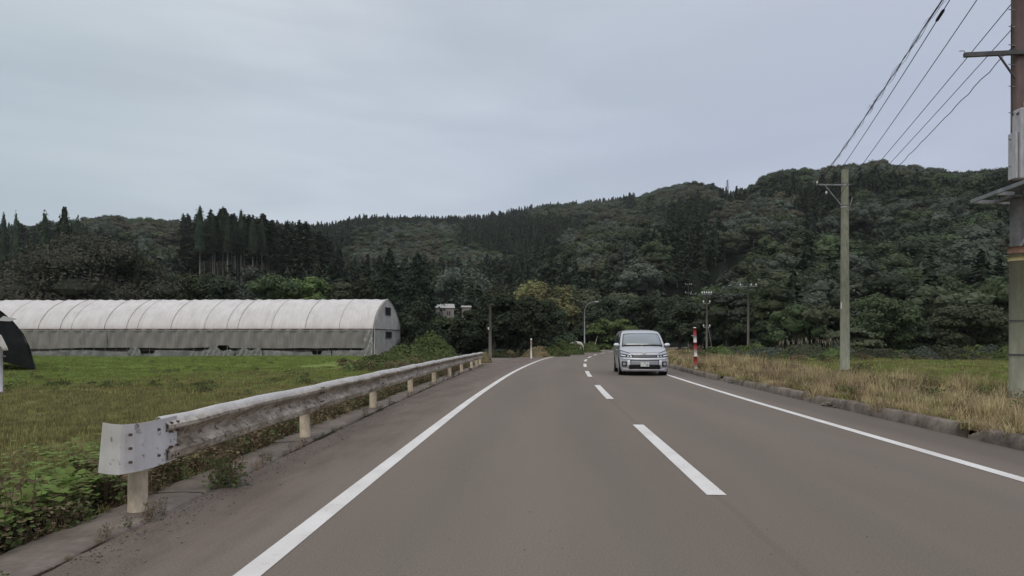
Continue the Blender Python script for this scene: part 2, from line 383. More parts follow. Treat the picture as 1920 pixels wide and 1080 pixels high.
# side road leaving to the left past the guardrail end
sv = []; sn = 7
for k in range(sn):
    x = 1.6-k*1.5; sv += [(x, 41.2-.002*(k*k), -.008), (x, 55.8+.01*k*k, -.008)]
me = npmesh('side_road', sv, [(2*k, 2*k+2, 2*k+3, 2*k+1) for k in range(sn-1)]); uvl = me.uv_layers.new(name='UVMap')
li = np.empty(len(me.loops), np.int32); me.loops.foreach_get('vertex_index', li); sva = np.array(sv)
uvl.data.foreach_set('uv', np.stack([sva[:, 1]-53, sva[:, 0]], 1)[li].astype(np.float32).ravel())
tag(link('side_road', me, roadm), kind='structure')
mk = tag(link('road_markings', None), kind='structure')
ribbon('edge_line', [(float(s), -3.28, -3.12) for s in np.arange(-36, 245, 1.)], linem, .004, 1, mk)['label'] = 'white edge line on the guardrail side'
ribbon('edge_line', [(float(s), 3.05, 3.20) for s in np.arange(-36, 245, 1.)], linem, .004, 1, mk)['label'] = 'white edge line on the kerb side'
s = -34.2
sA = float(np.interp(5.98, RY[:148], S[:148]))
for k in range(-3, 22):
    s = sA+10*k
    ribbon('centre_dash', [(s+q, -.085, .085) for q in np.linspace(0, 5.05, 6)], linem, .004, 1, mk)

# gutter-side concrete strip below the guardrail, cast in lengths with open joints
strip = tag(link('concrete_strip', None), kind='structure')
yy = -12.
while yy < 40:
    L = 3.0 if yy < 30 else 2.6
    mb = MB(); rows_ = []
    jw = random.uniform(-.025, .025)
    for k in range(9):
        y = yy+.012+(L-.03)*k/8; x = railx(y)+jw; e = .035*(vn(y, 0, .45)-.5)
        a, b = x-.30+e*2, x+.17+e
        rows_.append([(a-.02, y, -.10), (a, y, .012), (x, y, .022+.008*random.random()), (b-.025, y, .02), (b, y, .006), (b+.01, y, -.05)])
    mb.grid(rows_, True); mb.build('slab', concrete, strip); yy += L

soil = mat('seam_soil', rough=1., spec=.05, build=worn((.022, .017, .013), (.06, .045, .034), 6))
mb = MB(); rows_ = []
for y in np.arange(-6, 40, .06):
    x = railx(y); wv = .002+.075*max(0, float(vn(y, 7, .7))-.45)+.02*float(vn(y, 9, .13))**2; c0 = x+.185+.03*(float(vn(y, 2, .8))-.5)
    rows_.append([(c0-wv, float(y), .009), (c0+wv, float(y), .006)])
mb.grid(rows_); tag(mb.build('seam_soil', soil), kind='stuff')
# kerb on the far side: separate cast stones, some broken, two offset lengths
kerb = tag(link('kerb', None), kind='structure')
ks = -8.
while ks < 92:
    L = 2.0; s1 = ks; off0 = 4.36 if s1 < 22.6 else 4.22
    broken = random.random() < .22
    gap = {True: random.uniform(.14, .34), False: random.uniform(.012, .035)}[broken]
    dz = random.uniform(-.015, .015); do = random.uniform(-.02, .02); rows_ = []
    hh = .165+dz
    n = 11
    for k in range(n):
        s_ = s1+(L-gap)*k/(n-1); er = .03*(vn(s_, 3, .3)-.5)
        chip = 0
        if broken and k >= n-2: chip = .05*(k-n+3)
        pts = [(off0+do-.02+er*.3, -.06), (off0+do-.012+er*.4, .05), (off0+do+.012+er, hh-.035-chip), (off0+do+.045+er, hh-chip), (off0+do+.17, hh-chip*.7), (off0+do+.18, -.05)]
        rows_.append([(*rp(s_, o), z) for o, z in pts])
    mb = MB(); mb.grid(rows_, True); mb.add(rows_[0], [tuple(range(6))]); mb.add(rows_[-1], [tuple(range(5, -1, -1))])
    mb.build('kerb_stone', kerbm, kerb); ks += L
# rubble where the kerb has broken away
rub = MB()
for s_, nn in ((6.2, 26), (8.2, 22), (14.2, 16), (22.4, 9)):
    for _ in range(nn):
        x, y = rp(s_+random.gauss(0, .16), 4.36+random.gauss(.02, .09)); q = random.uniform(.015, .055)
        m3 = Matrix.Rotation(random.random()*6, 3, 'Z') @ Matrix.Rotation(random.random(), 3, 'X')
        rub.box((x, y, q*.5+random.random()*.05), (q*2, q*1.4, q), m3)
tag(rub.build('rubble', kerbm), kind='stuff')
grit = MB()
for _ in range(620):
    y = abs(random.gauss(0, 1))*6+3; 
    if y > 38: continue
    x = railx(y)+.2+abs(random.gauss(0, .20)); q = random.uniform(.002, .007)
    grit.box((x, y, .004+q*.3), (q*2, q*1.5, q), Matrix.Rotation(random.random()*6, 3, 'Z'))
for _ in range(90):
    y = random.uniform(3, 16); x = random.uniform(-1.3, 4); q = random.uniform(.002, .005)
    grit.box((x, y, .003+q*.3), (q*2, q*1.5, q), Matrix.Rotation(random.random()*6, 3, 'Z'))
tag(grit.build('grit', mat('grit', build=worn((.04, .03, .025), (.30, .27, .24), 9))), kind='stuff')
# raised verge soil behind the kerb
V = []; nx = 7; ss = np.arange(-8, 92, .7)
for s_ in ss:
    for k in range(nx):
        o = 4.52+k*.6; x, y = rp(s_, o); V.append((x, y, (.12 if k < 5 else .12-.11*(k-4))+.04*(vn(x, y, .5)-.5)*(k > 0)))
vme = npmesh('verge', V, [(i*nx+k, i*nx+k+1, (i+1)*nx+k+1, (i+1)*nx+k) for i in range(len(ss)-1) for k in range(nx-1)], True)
at = vme.color_attributes.new('cover', 'FLOAT_COLOR', 'POINT'); at.data.foreach_set('color', np.tile([.19, .145, .085, 1], len(V)).astype(np.float32))
tag(link('verge', vme, groundm), kind='structure')

# ------------------------------------------------------------------ leaf / tree mesh generators
def leaf_quads(Pc, Nn, size, elong=1.0, rg=R):
    n = len(Pc); Nn = Nn/np.linalg.norm(Nn, axis=1, keepdims=True)
    t = np.cross(Nn, rg.normal(size=(n, 3))); t /= np.linalg.norm(t, axis=1, keepdims=True); b = np.cross(Nn, t)
    s = size*rg.uniform(.6, 1.35, (n, 1)); t *= s*elong; b *= s
    j = lambda: rg.uniform(.6, 1.15, (n, 1)); k = Nn*s*.25
    V = np.stack([Pc-t*j(), Pc-b*j()+k*0, Pc+t*j()-k, Pc+b*j()], 1)
    return V.reshape(-1, 3), np.arange(4*n).reshape(-1, 4)
def ico(c, r, rg, sub=1):
    # rough core blob: 6x5 lat-long ball
    V, Fq = [], []
    m, n = 6, 9
    for i in range(m):
        th = math.pi*(i+.5)/m
        for k in range(n):
            ph = 2*math.pi*k/n; q = rg.uniform(.8, 1.1); V.append((c[0]+r[0]*q*math.sin(th)*math.cos(ph), c[1]+r[1]*q*math.sin(th)*math.sin(ph), c[2]+r[2]*q*math.cos(th)))
    for i in range(m-1):
        for k in range(n): Fq.append((i*n+k, i*n+(k+1) % n, (i+1)*n+(k+1) % n, (i+1)*n+k))
    return V, Fq
def joinm(parts):
    V, Fq, M = [], [], []; b = 0
    for v, f, mi in parts:
        v = np.asarray(v, float).reshape(-1, 3); f = np.asarray(f, int); V.append(v); Fq.append(f+b); M.append(np.full(len(f), mi)); b += len(v)
    return np.concatenate(V), np.concatenate(Fq), np.concatenate(M)
def tube_np(pts, rad, n=6):
    mb = MB(); mb.tube(pts, rad, n, cap=False); return mb.v, mb.f
def crown_broad(seed, nleaf, size, nclump=16, R0=1.0, flat=.75, core=.72, layered=False, low=-.45, scale=(1, 1, 1)):
    """unit crown (radius about 1, centre at 0): leaf clumps on an uneven ellipsoid"""
    rg = np.random.default_rng(seed); cs = []
    for i in range(nclump):
        z = rg.uniform(low, 1.0); ph = rg.uniform(0, 2*math.pi); q = math.sqrt(max(0, 1-z*z))*rg.uniform(.55, .95)
        cs.append((q*math.cos(ph), q*math.sin(ph), z*flat*rg.uniform(.75, .98)))
    cs.append((0, 0, .1)); cs = np.array(cs); rad = rg.uniform(.24, .46, len(cs)); rad[-1] = .6
    if layered: rad[:-1] *= 1.05
    scale = np.array(scale, float); sm_ = scale.mean(); cs[:, :] *= scale; rs = np.cbrt(scale.prod())
    w_ = rad**2; pick = rg.choice(len(cs), nleaf, p=w_/w_.sum())
    d = rg.normal(size=(nleaf, 3)); d[:, 2] = np.abs(d[:, 2])*1.0-.35*(rg.random(nleaf) < .5); d /= np.linalg.norm(d, axis=1, keepdims=True)
    sq = np.array([1, 1, .42 if layered else .8]); r = rad[pick][:, None]*rg.uniform(.72, 1.14, (nleaf, 1))
    rq = np.minimum(scale, rs*1.3); Pc = cs[pick]+d*r*sq*rq
    Nn = d+rg.normal(size=(nleaf, 3))*.45+np.array([0, 0, .35])
    parts = [(*leaf_quads(Pc, Nn, size, rg=rg), 0)]
    if core:
        for c, q in zip(cs, rad): parts.append((*ico(c, np.array([q, q, q*sq[2]])*core*rq, rg), 0))
    return joinm(parts)
def crown_conif(seed, n, size, levels=16, slim=.26, irregular=.25):
    """unit-height conifer crown from z=.12 to 1"""
    rg = np.random.default_rng(seed); z = 1-rg.random(n)**.62*.88; ph = rg.uniform(0, 2*math.pi, n)
    lv = (z*levels) % 1.0; lobes = 1+irregular*np.sin(ph*3+np.floor(z*levels)*2.1+seed)+rg.normal(size=n)*.06
    r = slim*(1-z)**.72*(1.12-.42*lv)*lobes*np.sqrt(rg.uniform(.25, 1, n)); r = np.minimum(r, slim*.62*lobes)+.004
    Pc = np.stack([r*np.cos(ph), r*np.sin(ph), z-.12*r/slim*.3], 1)
    Nn = np.stack([np.cos(ph)*.55, np.sin(ph)*.55, np.ones(n)], 1)+rg.normal(size=(n, 3))*.3
    parts = [(*leaf_quads(Pc, Nn, size, 1.25, rg=rg), 0)]
    core = []
    m = 10
    for i in range(m+1):
        zz = .14+.82*i/m; q = slim*.50*(min((1-zz)**.72, .62))+.003
        core += [(q*math.cos(2*math.pi*k/7), q*math.sin(2*math.pi*k/7), zz) for k in range(7)]
    parts.append((core, [(i*7+k, i*7+(k+1) % 7, (i+1)*7+(k+1) % 7, (i+1)*7+k) for i in range(m) for k in range(7)], 0))
    return joinm(parts)

# far tree protos: one mesh each (crown + stem), about unit height
def far_broad(seed, leaf):
    v, f, m = crown_broad(seed, 950, .070, 22, flat=.95, low=-.6)
    v = v*np.array([.46, .46, .46])+np.array([0, 0, .54])
    tv, tf = tube_np([(0, 0, -.05), (0.01, 0, .45)], [.03, .02], 5)
    V, Fq, M = joinm([(v, f, 0), (tv, tf, 1)]); me = npmesh('broadleaf_tree', V, Fq, False, M); me.materials.append(LEAF[leaf]); me.materials.append(bark); return me
def far_conif(seed, leaf, slim=.24, n=330):
    v, f, m = crown_conif(seed, n, .036, 13, slim, .22)
    tv, tf = tube_np([(0, 0, -.05), (0, 0, .9)], [.013, .003], 5)
    V, Fq, M = joinm([(v, f, 0), (tv, tf, 1)]); me = npmesh('conifer_tree', V, Fq, False, M); me.materials.append(LEAF[leaf]); me.materials.append(bark_pale); return me
def tall_sugi(seed, leaf='needle'):       # bare pale stem below, crown above
    v, f, m = crown_conif(seed, 700, .026, 18, .17, .35)
    v = v*np.array([1, 1, .58])+np.array([0, 0, .42]); tv, tf = tube_np([(0, 0, -.05), (0, 0, .5), (0, 0, .9)], [.014, .010, .003], 6)
    V, Fq, M = joinm([(v, f, 0), (tv, tf, 1)]); me = npmesh('conifer_tree', V, Fq, False, M); me.materials.append(LEAF[leaf]); me.materials.append(bark_pale); return me
FB = {k: [far_broad(10+i*7+j*31, k) for j in range(3)] for i, k in enumerate(('green', 'olive', 'dark', 'brown', 'grey'))}
FC = [far_conif(5, 'needle'), far_conif(6, 'needle', .28), far_conif(7, 'needle', .21), far_conif(8, 'needle2', .26)]
SG = [tall_sugi(1), tall_sugi(2), tall_sugi(3)]

# ------------------------------------------------------------------ planting the hills
def plant_hills():
    pts = []
    Y = 70.
    while Y < 800:
        step = 4.6+Y*.0052
        us = np.arange(-160, 2090, step*F/Y)
        us = us+R.uniform(-.45, .45, len(us))*step*F/Y; y = Y+R.uniform(-.45, .45, len(us))*step
        pts.append(np.stack([(us-U0)*y/F, y, us], 1)); Y += step*.92
    p = np.concatenate(pts); h = hills(p[:, 0], p[:, 1]); gz = ground_z(p[:, 0], p[:, 1])
    f = np.interp(p[:, 2], FA[:, 0], FA[:, 1]); D = np.interp(p[:, 2], DA[:, 0], DA[:, 1])
    off = roadoff(p[:, 0], p[:, 1])
    k = (p[:, 1] > f-4) & (p[:, 1] < D+45) & (np.abs(off) > 12); p, gz, D = p[k], gz[k], D[k]
    x, y, u = p.T; v = V0-(gz-H0)*F/y
    n = fbm(x, y, 70, 3); n2 = fbm(x+500, y, 45, 3); kn = (u > 340) & (u < 640) & (y > 190) & (y < 330)
    back = D-y < 45
    # bright broadleaf spurs stand between darker conifer plantations
    light = np.zeros(len(x))
    for a, b, ra, rb in ((1410, 455, 110, 62), (1170, 455, 95, 48), (1700, 445, 150, 52), (1100, 505, 60, 40), (870, 520, 70, 36), (1690, 590, 110, 52), (1640, 345, 170, 26), (1270, 375, 80, 22), (1090, 412, 110, 22), (745, 500, 110, 62), (800, 470, 70, 45), (1850, 560, 90, 50), (180, 440, 190, 40), (330, 480, 90, 40), (1180, 540, 90, 30), (560, 500, 60, 20)):
        light = np.maximum(light, np.exp(-((u-a)/ra)**2-((v-b)/rb)**2))
    con = light+(n-.5)*.9 < .40
    con &= ~((y < 170) & (u > 1120) & (R.random(len(x)) < .82)); con |= kn; con |= (u > 590) & (u < 1188) & (D-y < 40)
    skl = np.interp(u, RA[:, 0], RA[:, 1]); con &= ~((u > 1190) & (v < skl+52) & (u < 1350)) & ~((u > 1400) & (v < skl+60))
    con |= (u > 1340) & (u < 1400) & back & (n2 > .4)
    hgt = np.where(con, R.uniform(9, 15, len(x)), R.uniform(7, 11.5, len(x))); hgt = np.where(kn, R.uniform(15, 23, len(x)), hgt)
    hgt = np.where((y > 450) & con, R.uniform(10, 14, len(x)), hgt)
    hgt = np.where((u > 1010) & (y < 130), hgt*.8, hgt)
    # one pass front to back over screen columns to see which show most
    order = np.argsort(y); top = np.full(600, 1e9); vis = np.zeros(len(x))
    for i in order:
        vt = V0-(gz[i]+hgt[i]-H0)*F/y[i]; hw = .38*hgt[i]*F/y[i]*(.5 if con[i] else 1); a = int((u[i]-hw+200)/4); b = max(a+1, int((u[i]+hw+200)/4))
        a, b = max(a, 0), min(b, 599)
        if b <= a: continue
        seg = top[a:b]; g = np.clip(np.minimum(seg, V0+25)-vt, 0, hgt[i]*F/y[i]); vis[i] = g.mean() if 0 < u[i] < 1920 else g.mean()*.0+(.5 if g.mean() > 0 else 0)
        vv = vt+(.55 if con[i] else .22)*hgt[i]*F/y[i]; top[a:b] = np.minimum(seg, vv)
    keep = (vis > .3) & ~((u > 355) & (u < 520) & (y < 205) & (y > 140))
    return [q[keep] for q in (x, y, gz, u, v, con, hgt, vis, n2, kn, light)]
x, y, gz, u, v, con, hgt, vis, n2, kn, light = plant_hills()
score = vis*np.sqrt(hgt*F/y)
def species(i):
    if kn[i]: return random.choice(SG)
    if con[i]: return random.choice(FC[:3] if random.random() < .8 else FC)
    t = n2[i]+random.gauss(0, .06)
    if u[i] > 1290 and u[i] < 1540 and 385 < v[i] < 450: k = random.choice(['grey', 'olive', 'brown', 'brown'])
    elif light[i] > .55: k = random.choice(['grey', 'grey', 'green', 'olive'] if t < .53 else ['olive', 'grey', 'brown', 'olive'])
    elif t > .55: k = random.choice(['olive', 'green', 'grey'])
    else: k = random.choice(['dark', 'green', 'dark'])
    return random.choice(FB[k])
TINT = {'green': 'mid green', 'olive': 'olive', 'brown': 'brownish', 'dark': 'dark green', 'grey': 'grey green'}
def zone(i, me):
    side = 'left' if u[i] < 700 else 'middle' if u[i] < 1300 else 'right'
    if kn[i]: return f'tall dark conifer in the stand on the knoll above the greenhouse', 'conifers on the knoll above the greenhouse'
    a = 'left wooded hill' if u[i] < 380 else 'long middle ridge' if u[i] < 1190 else 'high hill left of the tall pole' if u[i] < 1584 else 'high hill between the two poles'
    top = V0-(gz[i]+hgt[i]-H0)*F/y[i]; sk = float(np.interp(u[i], RA[:, 0], RA[:, 1]))
    h = 'on the skyline of' if top < sk+9 else 'high up on' if top < sk+75 else 'halfway up' if top < sk+160 else 'at the foot of'
    if con[i]: return f'dark pointed conifer {h} the {a}', f'conifers {h} the {a}'
    tn = TINT[me.materials[0].name.replace('leaf_', '')]
    return f'rounded {tn} tree {h} the {a}', f'{tn} broadleaf trees {h} the {a}'
indiv = set()
for c, cap in ((True, 262), (False, 235)):
    ids = np.where((con == c) & (vis > 4) & (u > 5) & (u < 1890))[0]; ids = ids[np.argsort(-score[ids])][:cap]; indiv |= set(ids.tolist())
SRC = {}
rest = {}
for i in range(len(x)):
    me = species(i); sx = hgt[i]*random.uniform(.85, 1.15)*(1.12 if not con[i] else 1.0)
    if i in indiv:
        o = bpy.data.objects.new(me.name.split('.')[0], me); C.objects.link(o)
        o.location = (x[i], y[i], gz[i]-.3); o.scale = (sx, sx, hgt[i]); o.rotation_euler = (0, 0, random.random()*6.28)
        lb, g = zone(i, me); tag(o, lb, 'tree', g)
    else: rest.setdefault(me, []).append((x[i], y[i], gz[i]-.3, sx, hgt[i], random.random()*6.28))
print('hill trees', len(x), 'individual', len(indiv), 'rest', sum(len(q) for q in rest.values()))

def scatter(name, items, kind='stuff', **kw):
    """items: {mesh: [(x,y,z,sx,sz,rot)]} -> one object whose geometry nodes place copies"""
    meshes = list(items); P_, A_ = [], []
    for k, me in enumerate(meshes):
        for q in items[me]: P_.append(q[:3]); A_.append((k, q[3], q[4], q[5]))
    me = bpy.data.meshes.new(name); me.vertices.add(len(P_)); me.vertices.foreach_set('co', np.array(P_, np.float32).ravel()); A_ = np.array(A_, np.float32)
    a = me.attributes.new('idx', 'INT', 'POINT'); a.data.foreach_set('value', A_[:, 0].astype(np.int32))
    a = me.attributes.new('scl', 'FLOAT_VECTOR', 'POINT'); a.data.foreach_set('vector', np.stack([A_[:, 1], A_[:, 1], A_[:, 2]], 1).ravel())
    a = me.attributes.new('rot', 'FLOAT_VECTOR', 'POINT'); a.data.foreach_set('vector', np.stack([A_[:, 0]*0, A_[:, 0]*0, A_[:, 3]], 1).ravel())
    o = link(name, me); tag(o, kind=kind)
    ng = bpy.data.node_groups.new(name, 'GeometryNodeTree'); ng.interface.new_socket('Geometry', in_out='INPUT', socket_type='NodeSocketGeometry'); ng.interface.new_socket('Geometry', in_out='OUTPUT', socket_type='NodeSocketGeometry')
    gi = ng.nodes.new('NodeGroupInput'); go = ng.nodes.new('NodeGroupOutput'); ip = ng.nodes.new('GeometryNodeInstanceOnPoints')
    jn = ng.nodes.new('GeometryNodeJoinGeometry'); ip.inputs['Pick Instance'].default_value = True
    for me2 in reversed(meshes):
        if me2 not in SRC: SRC[me2] = bpy.data.objects.new(me2.name, me2)
        oi = ng.nodes.new('GeometryNodeObjectInfo'); oi.inputs[0].default_value = SRC[me2]; oi.inputs['As Instance'].default_value = True
        ng.links.new(oi.outputs['Geometry'], jn.inputs[0])
    def attr(nm, ty):
        n = ng.nodes.new('GeometryNodeInputNamedAttribute'); n.data_type = ty; n.inputs[0].default_value = nm; return n.outputs[0]
    ng.links.new(gi.outputs[0], ip.inputs['Points']); ng.links.new(jn.outputs[0], ip.inputs['Instance'])
    ng.links.new(attr('idx', 'INT'), ip.inputs['Instance Index']); ng.links.new(attr('scl', 'FLOAT_VECTOR'), ip.inputs['Scale'])
    e2r = ng.nodes.new('FunctionNodeEulerToRotation'); ng.links.new(attr('rot', 'FLOAT_VECTOR'), e2r.inputs[0]); ng.links.new(e2r.outputs[0], ip.inputs['Rotation'])
    ng.links.new(ip.outputs[0], go.inputs[0]); m = o.modifiers.new('scatter', 'NODES'); m.node_group = ng
    return o
scatter('forest', rest)

# ------------------------------------------------------------------ individual nearer trees
def near_tree(u, Y, vtop, vbase, wpx, leaf, label, seed=1, kind='broad', leaves=5200, lsize=None, layered=False, cat='tree', name=None, group=None, low=-.5, flat=None, nc=None):
    X = (u-U0)*Y/F; z0 = float(ground_z(np.array([X]), np.array([Y]))[0]); ztop = H0+(V0-vtop)*Y/F; zb = max(z0, H0+(V0-vbase)*Y/F); wd = wpx*Y/F
    t = empty(name or ('conifer_tree' if kind == 'con' else 'broadleaf_tree'), (X, Y, z0), label, cat, group, rz=seed*1.3)
    hh = ztop-z0; rg = random.Random(seed)
    if kind == 'con':
        v, f, m = crown_conif(seed, leaves, .017, 20, .5, .3); v = v*np.array([wd, wd, hh]); cr = npmesh('crown', v, f, False)
        link('crown', cr, LEAF[leaf], t)
        MB().tube([(0, 0, -.3), (0, 0, hh*.5), (0, 0, hh*.93)], [hh*.018, hh*.011, .02], 8).build('trunk', bark, t)
    else:
        cb = zb-z0+hh*0; ch = ztop-zb; r = wd/2
        ls = lsize or max(.15, .0022*Y)
        v, f, m = crown_broad(seed, leaves, ls, nc or 30 if not layered else 34, flat=1.0, layered=layered, low=low, core=.52, scale=(r, r, ch/(1.2 if low < -.8 else 1.0)/(1.15 if low < -.8 else .78)*.62))
        zs = (v[:, 2]).max(); zl = v[:, 2].min()
        v = np.stack([v[:, 0], v[:, 1], (v[:, 2]-zs)+cb+ch], 1)
        link('crown', npmesh('crown', v, f, False), LEAF[leaf], t)
        if cat != 'shrub' :
            mb = MB(); mb.tube([(0, 0, -.3), (.1, .05, cb+ch*.3), (.0, .1, cb+ch*.75)], [.05*r+.08, .035*r+.05, .03], 8)
            mb.build('trunk', bark, t)
            for k in range(4):
                a = k*1.6+rg.random(); z1 = cb+ch*rg.uniform(.15, .3)
                MB().tube([(.08, .05, z1), (math.cos(a)*r*.3, math.sin(a)*r*.3, z1+ch*.18), (math.cos(a)*r*.62, math.sin(a)*r*.62, z1+ch*.32)], [.03*r+.03, .02*r+.02, .015], 6).build('limb', bark, t)
    return t
NT = near_tree
NT(165, 92, 432, 560, 270, 'walnut', 'broad dark tree with reddish brown leaf clumps behind the greenhouse', 11, leaves=34000, nc=60, lsize=.17)
NT(60, 98, 470, 560, 130, 'dark', 'dark green tree left of the reddish brown tree behind the greenhouse', 12, leaves=11000)
NT(262, 96, 470, 560, 80, 'green', 'small green tree between the reddish brown tree and the pale shrubs', 13)
for i, (uu, vt, wp, lf, lb) in enumerate((
    (318, 500, 70, 'grey', 'pale round shrub nearest the reddish brown tree behind the greenhouse roof'),
    (395, 508, 80, 'dark', 'dark low tree below the first bare pale trunks behind the greenhouse'),
    (450, 498, 76, 'grey', 'grey green tree below the conifer stand behind the greenhouse'),
    (515, 512, 70, 'green', 'mid green tree right of the grey green one behind the greenhouse'),
    (580, 518, 86, 'bright', 'bright green bushy tree behind the middle of the greenhouse roof'),
    (640, 530, 80, 'olive', 'olive low tree behind the greenhouse between bright tree and twin conifers'),
    (352, 512, 60, 'green', 'small green tree beside the pale shrub behind the greenhouse'),
    (690, 520, 64, 'dark', 'dark low tree just left of the taller twin conifer'))):
    NT(uu, 100+3*(i % 3), vt, 565, wp*1.25, lf, lb, 20+i, leaves=3600)
for i, (uu, vt, Y, wp, lb) in enumerate((
    (7, 396, 150, 52, 'slim conifer at the far left skyline, leftmost of five'),
    (30, 394, 150, 50, 'slim conifer at the far left skyline, second of five'),
    (84, 392, 140, 84, 'ragged conifer on the left skyline beside the tallest one'),
    (121, 382, 135, 96, 'tallest pointed conifer above the reddish brown tree'),
    (146, 404, 140, 74, 'short conifer just right of the tallest on the left skyline'))):
    NT(uu, Y, vt, 560, wp, 'needle2' if i < 2 else 'needle', lb, 40+i, 'con', leaves=2600)
NT(731, 97, 466, 640, 132, 'twin', 'taller of two conifers behind the greenhouse gable, ragged top', 51, 'con', leaves=5200)
NT(783, 92, 474, 640, 132, 'twin', 'shorter dark conifer right of the greenhouse gable', 52, 'con', leaves=5200)
NT(790, 78, 555, 660, 90, 'dark', 'dark tree below the shorter conifer right of the gable', 53, leaves=5000)
NT(765, 74, 590, 668, 70, 'dark', 'low dark tree just right of the greenhouse gable', 54)
NT(840, 84, 590, 655, 80, 'green', 'leafy green tree in front of the white house', 55)
NT(862, 150, 490, 600, 120, 'grey', 'grey green tree rising above the white house', 56)
NT(815, 160, 500, 600, 70, 'green', 'round green tree behind the shorter conifer', 57)
NT(925, 66, 546, 665, 100, 'dark', 'dark dense tree behind the weathered wooden post', 58, leaves=7000, low=-.9)
NT(880, 70, 578, 668, 80, 'dark', 'dark low tree at the end of the guardrail', 59, low=-.9)
NT(990, 68, 552, 664, 110, 'dark', 'dark wide tree over the grassy corner of the junction', 60, leaves=7000, low=-.9)
NT(1035, 80, 575, 660, 90, 'dark', 'dark tree just left of the street lamp', 61, low=-.9)
NT(985, 130, 522, 610, 110, 'yellow', 'pale yellow green tree above the dark roadside trees', 62)
NT(1040, 128, 532, 610, 100, 'yellow', 'yellow green tree above and left of the street lamp', 63)
NT(1012, 127, 526, 610, 90, 'yellow', 'wide yellow green tree between the two pale ones by the junction', 162)
NT(1070, 129, 534, 610, 90, 'olive', 'olive yellow tree left of the street lamp head', 163)
NT(1095, 135, 540, 620, 90, 'olive', 'olive tree right behind the street lamp head', 64)
NT(930, 140, 530, 610, 90, 'olive', 'olive tree left of the yellow green trees', 65)
NT(1150, 124, 556, 650, 95, 'dark', 'dark tree right of the street lamp above the bright shrub', 66, low=-.9)
NT(1152, 112, 596, 652, 84, 'bright', 'bright green spreading shrub beyond the bend, left of the van', 67, cat='tree', layered=True)
NT(1105, 120, 585, 656, 60, 'dark', 'dark small tree at the foot of the street lamp', 68, low=-.9)
NT(1215, 118, 548, 655, 100, 'dark', 'dark tree rising directly behind the silver van', 69, leaves=6000, low=-.9)
NT(1275, 104, 552, 660, 96, 'dark', 'dark tree behind the red and white marker pole', 70, leaves=6000, low=-.9)
NT(1185, 126, 590, 655, 70, 'dark', 'low dark tree over the bend left of the van roof', 71, low=-.9)
NT(1362, 96, 546, 662, 112, 'grey', 'layered grey green tree between the two small T poles', 72, layered=True, leaves=6500, low=-.9)
NT(1322, 108, 570, 662, 70, 'green', 'green tree behind the pole with two crossarms', 73, low=-.9)
NT(1470, 84, 578, 664, 66, 'green', 'small spreading tree right of the T pole with three insulators', 74, layered=True, leaves=5000, low=-.9)
NT(1436, 88, 600, 664, 60, 'dark', 'dark low tree at the foot of the T pole with three insulators', 75, low=-.9)
NT(1535, 82, 590, 668, 110, 'dark', 'wide dark tree left of the tall concrete pole', 76, leaves=6000, low=-.9)
NT(1602, 66, 612, 672, 86, 'olive', 'low flat topped olive tree behind the tall concrete pole', 77, layered=True, leaves=5000, low=-.9)
NT(1655, 74, 545, 668, 120, 'green', 'broad green tree right of the tall concrete pole', 78, leaves=6000, low=-.9)
NT(1745, 76, 600, 672, 100, 'dark', 'dark tree between the broad green tree and the brownish one', 79, leaves=5000, low=-.9)
NT(1825, 66, 570, 676, 130, 'olive', 'rounded brownish green tree left of the near utility pole', 80, leaves=7500, low=-.9)
NT(1905, 70, 585, 676, 90, 'dark', 'dark tree behind the lower part of the near utility pole', 81, low=-.9)
NT(1700, 82, 560, 660, 80, 'grey', 'grey green tree beyond the dark one on the right hill foot', 82)

for i, (uu, vt, lb) in enumerate(((375, 384, 'tallest conifer of the knoll stand, leftmost, with a pale bare trunk'), (399, 398, 'second conifer from the left of the knoll stand'), (418, 386, 'spiky conifer third from the left in the knoll stand'), (427, 398, 'conifer with a long pale trunk left of the stand centre'), (441, 404, 'conifer with a pale trunk in the centre of the knoll stand'), (452, 392, 'tall conifer with a pale trunk right of the stand centre'), (474, 402, 'conifer with a pale trunk towards the right of the stand'), (491, 406, 'rightmost conifer with a visible pale trunk in the stand'))):
    Y = 196+4*(i % 3); X = (uu-U0)*Y/F; z0 = float(ground_z(np.array([X]), np.array([Y]))[0]); hh = H0+(V0-vt)*Y/F-z0
    t = empty('conifer_tree', (X, Y, z0), lb, 'tree', 'bare trunked conifers at the front of the knoll stand')
    v, f, m = crown_conif(60+i, 1500, .011, 20, .20, .5); v = v*np.array([hh*.75, hh*.75, hh*.56])+np.array([0, 0, hh*.44]); link('crown', npmesh('crown', v, f), LEAF['needle'], t)
    MB().tube([(0, 0, -.3), (0, 0, hh*.5), (0, 0, hh*.97)], [.17, .13, .04], 8).build('trunk', mat('bark_pale2', build=worn((.17, .16, .14), (.30, .28, .25), 3, sc=(1, 1, .2))), t)
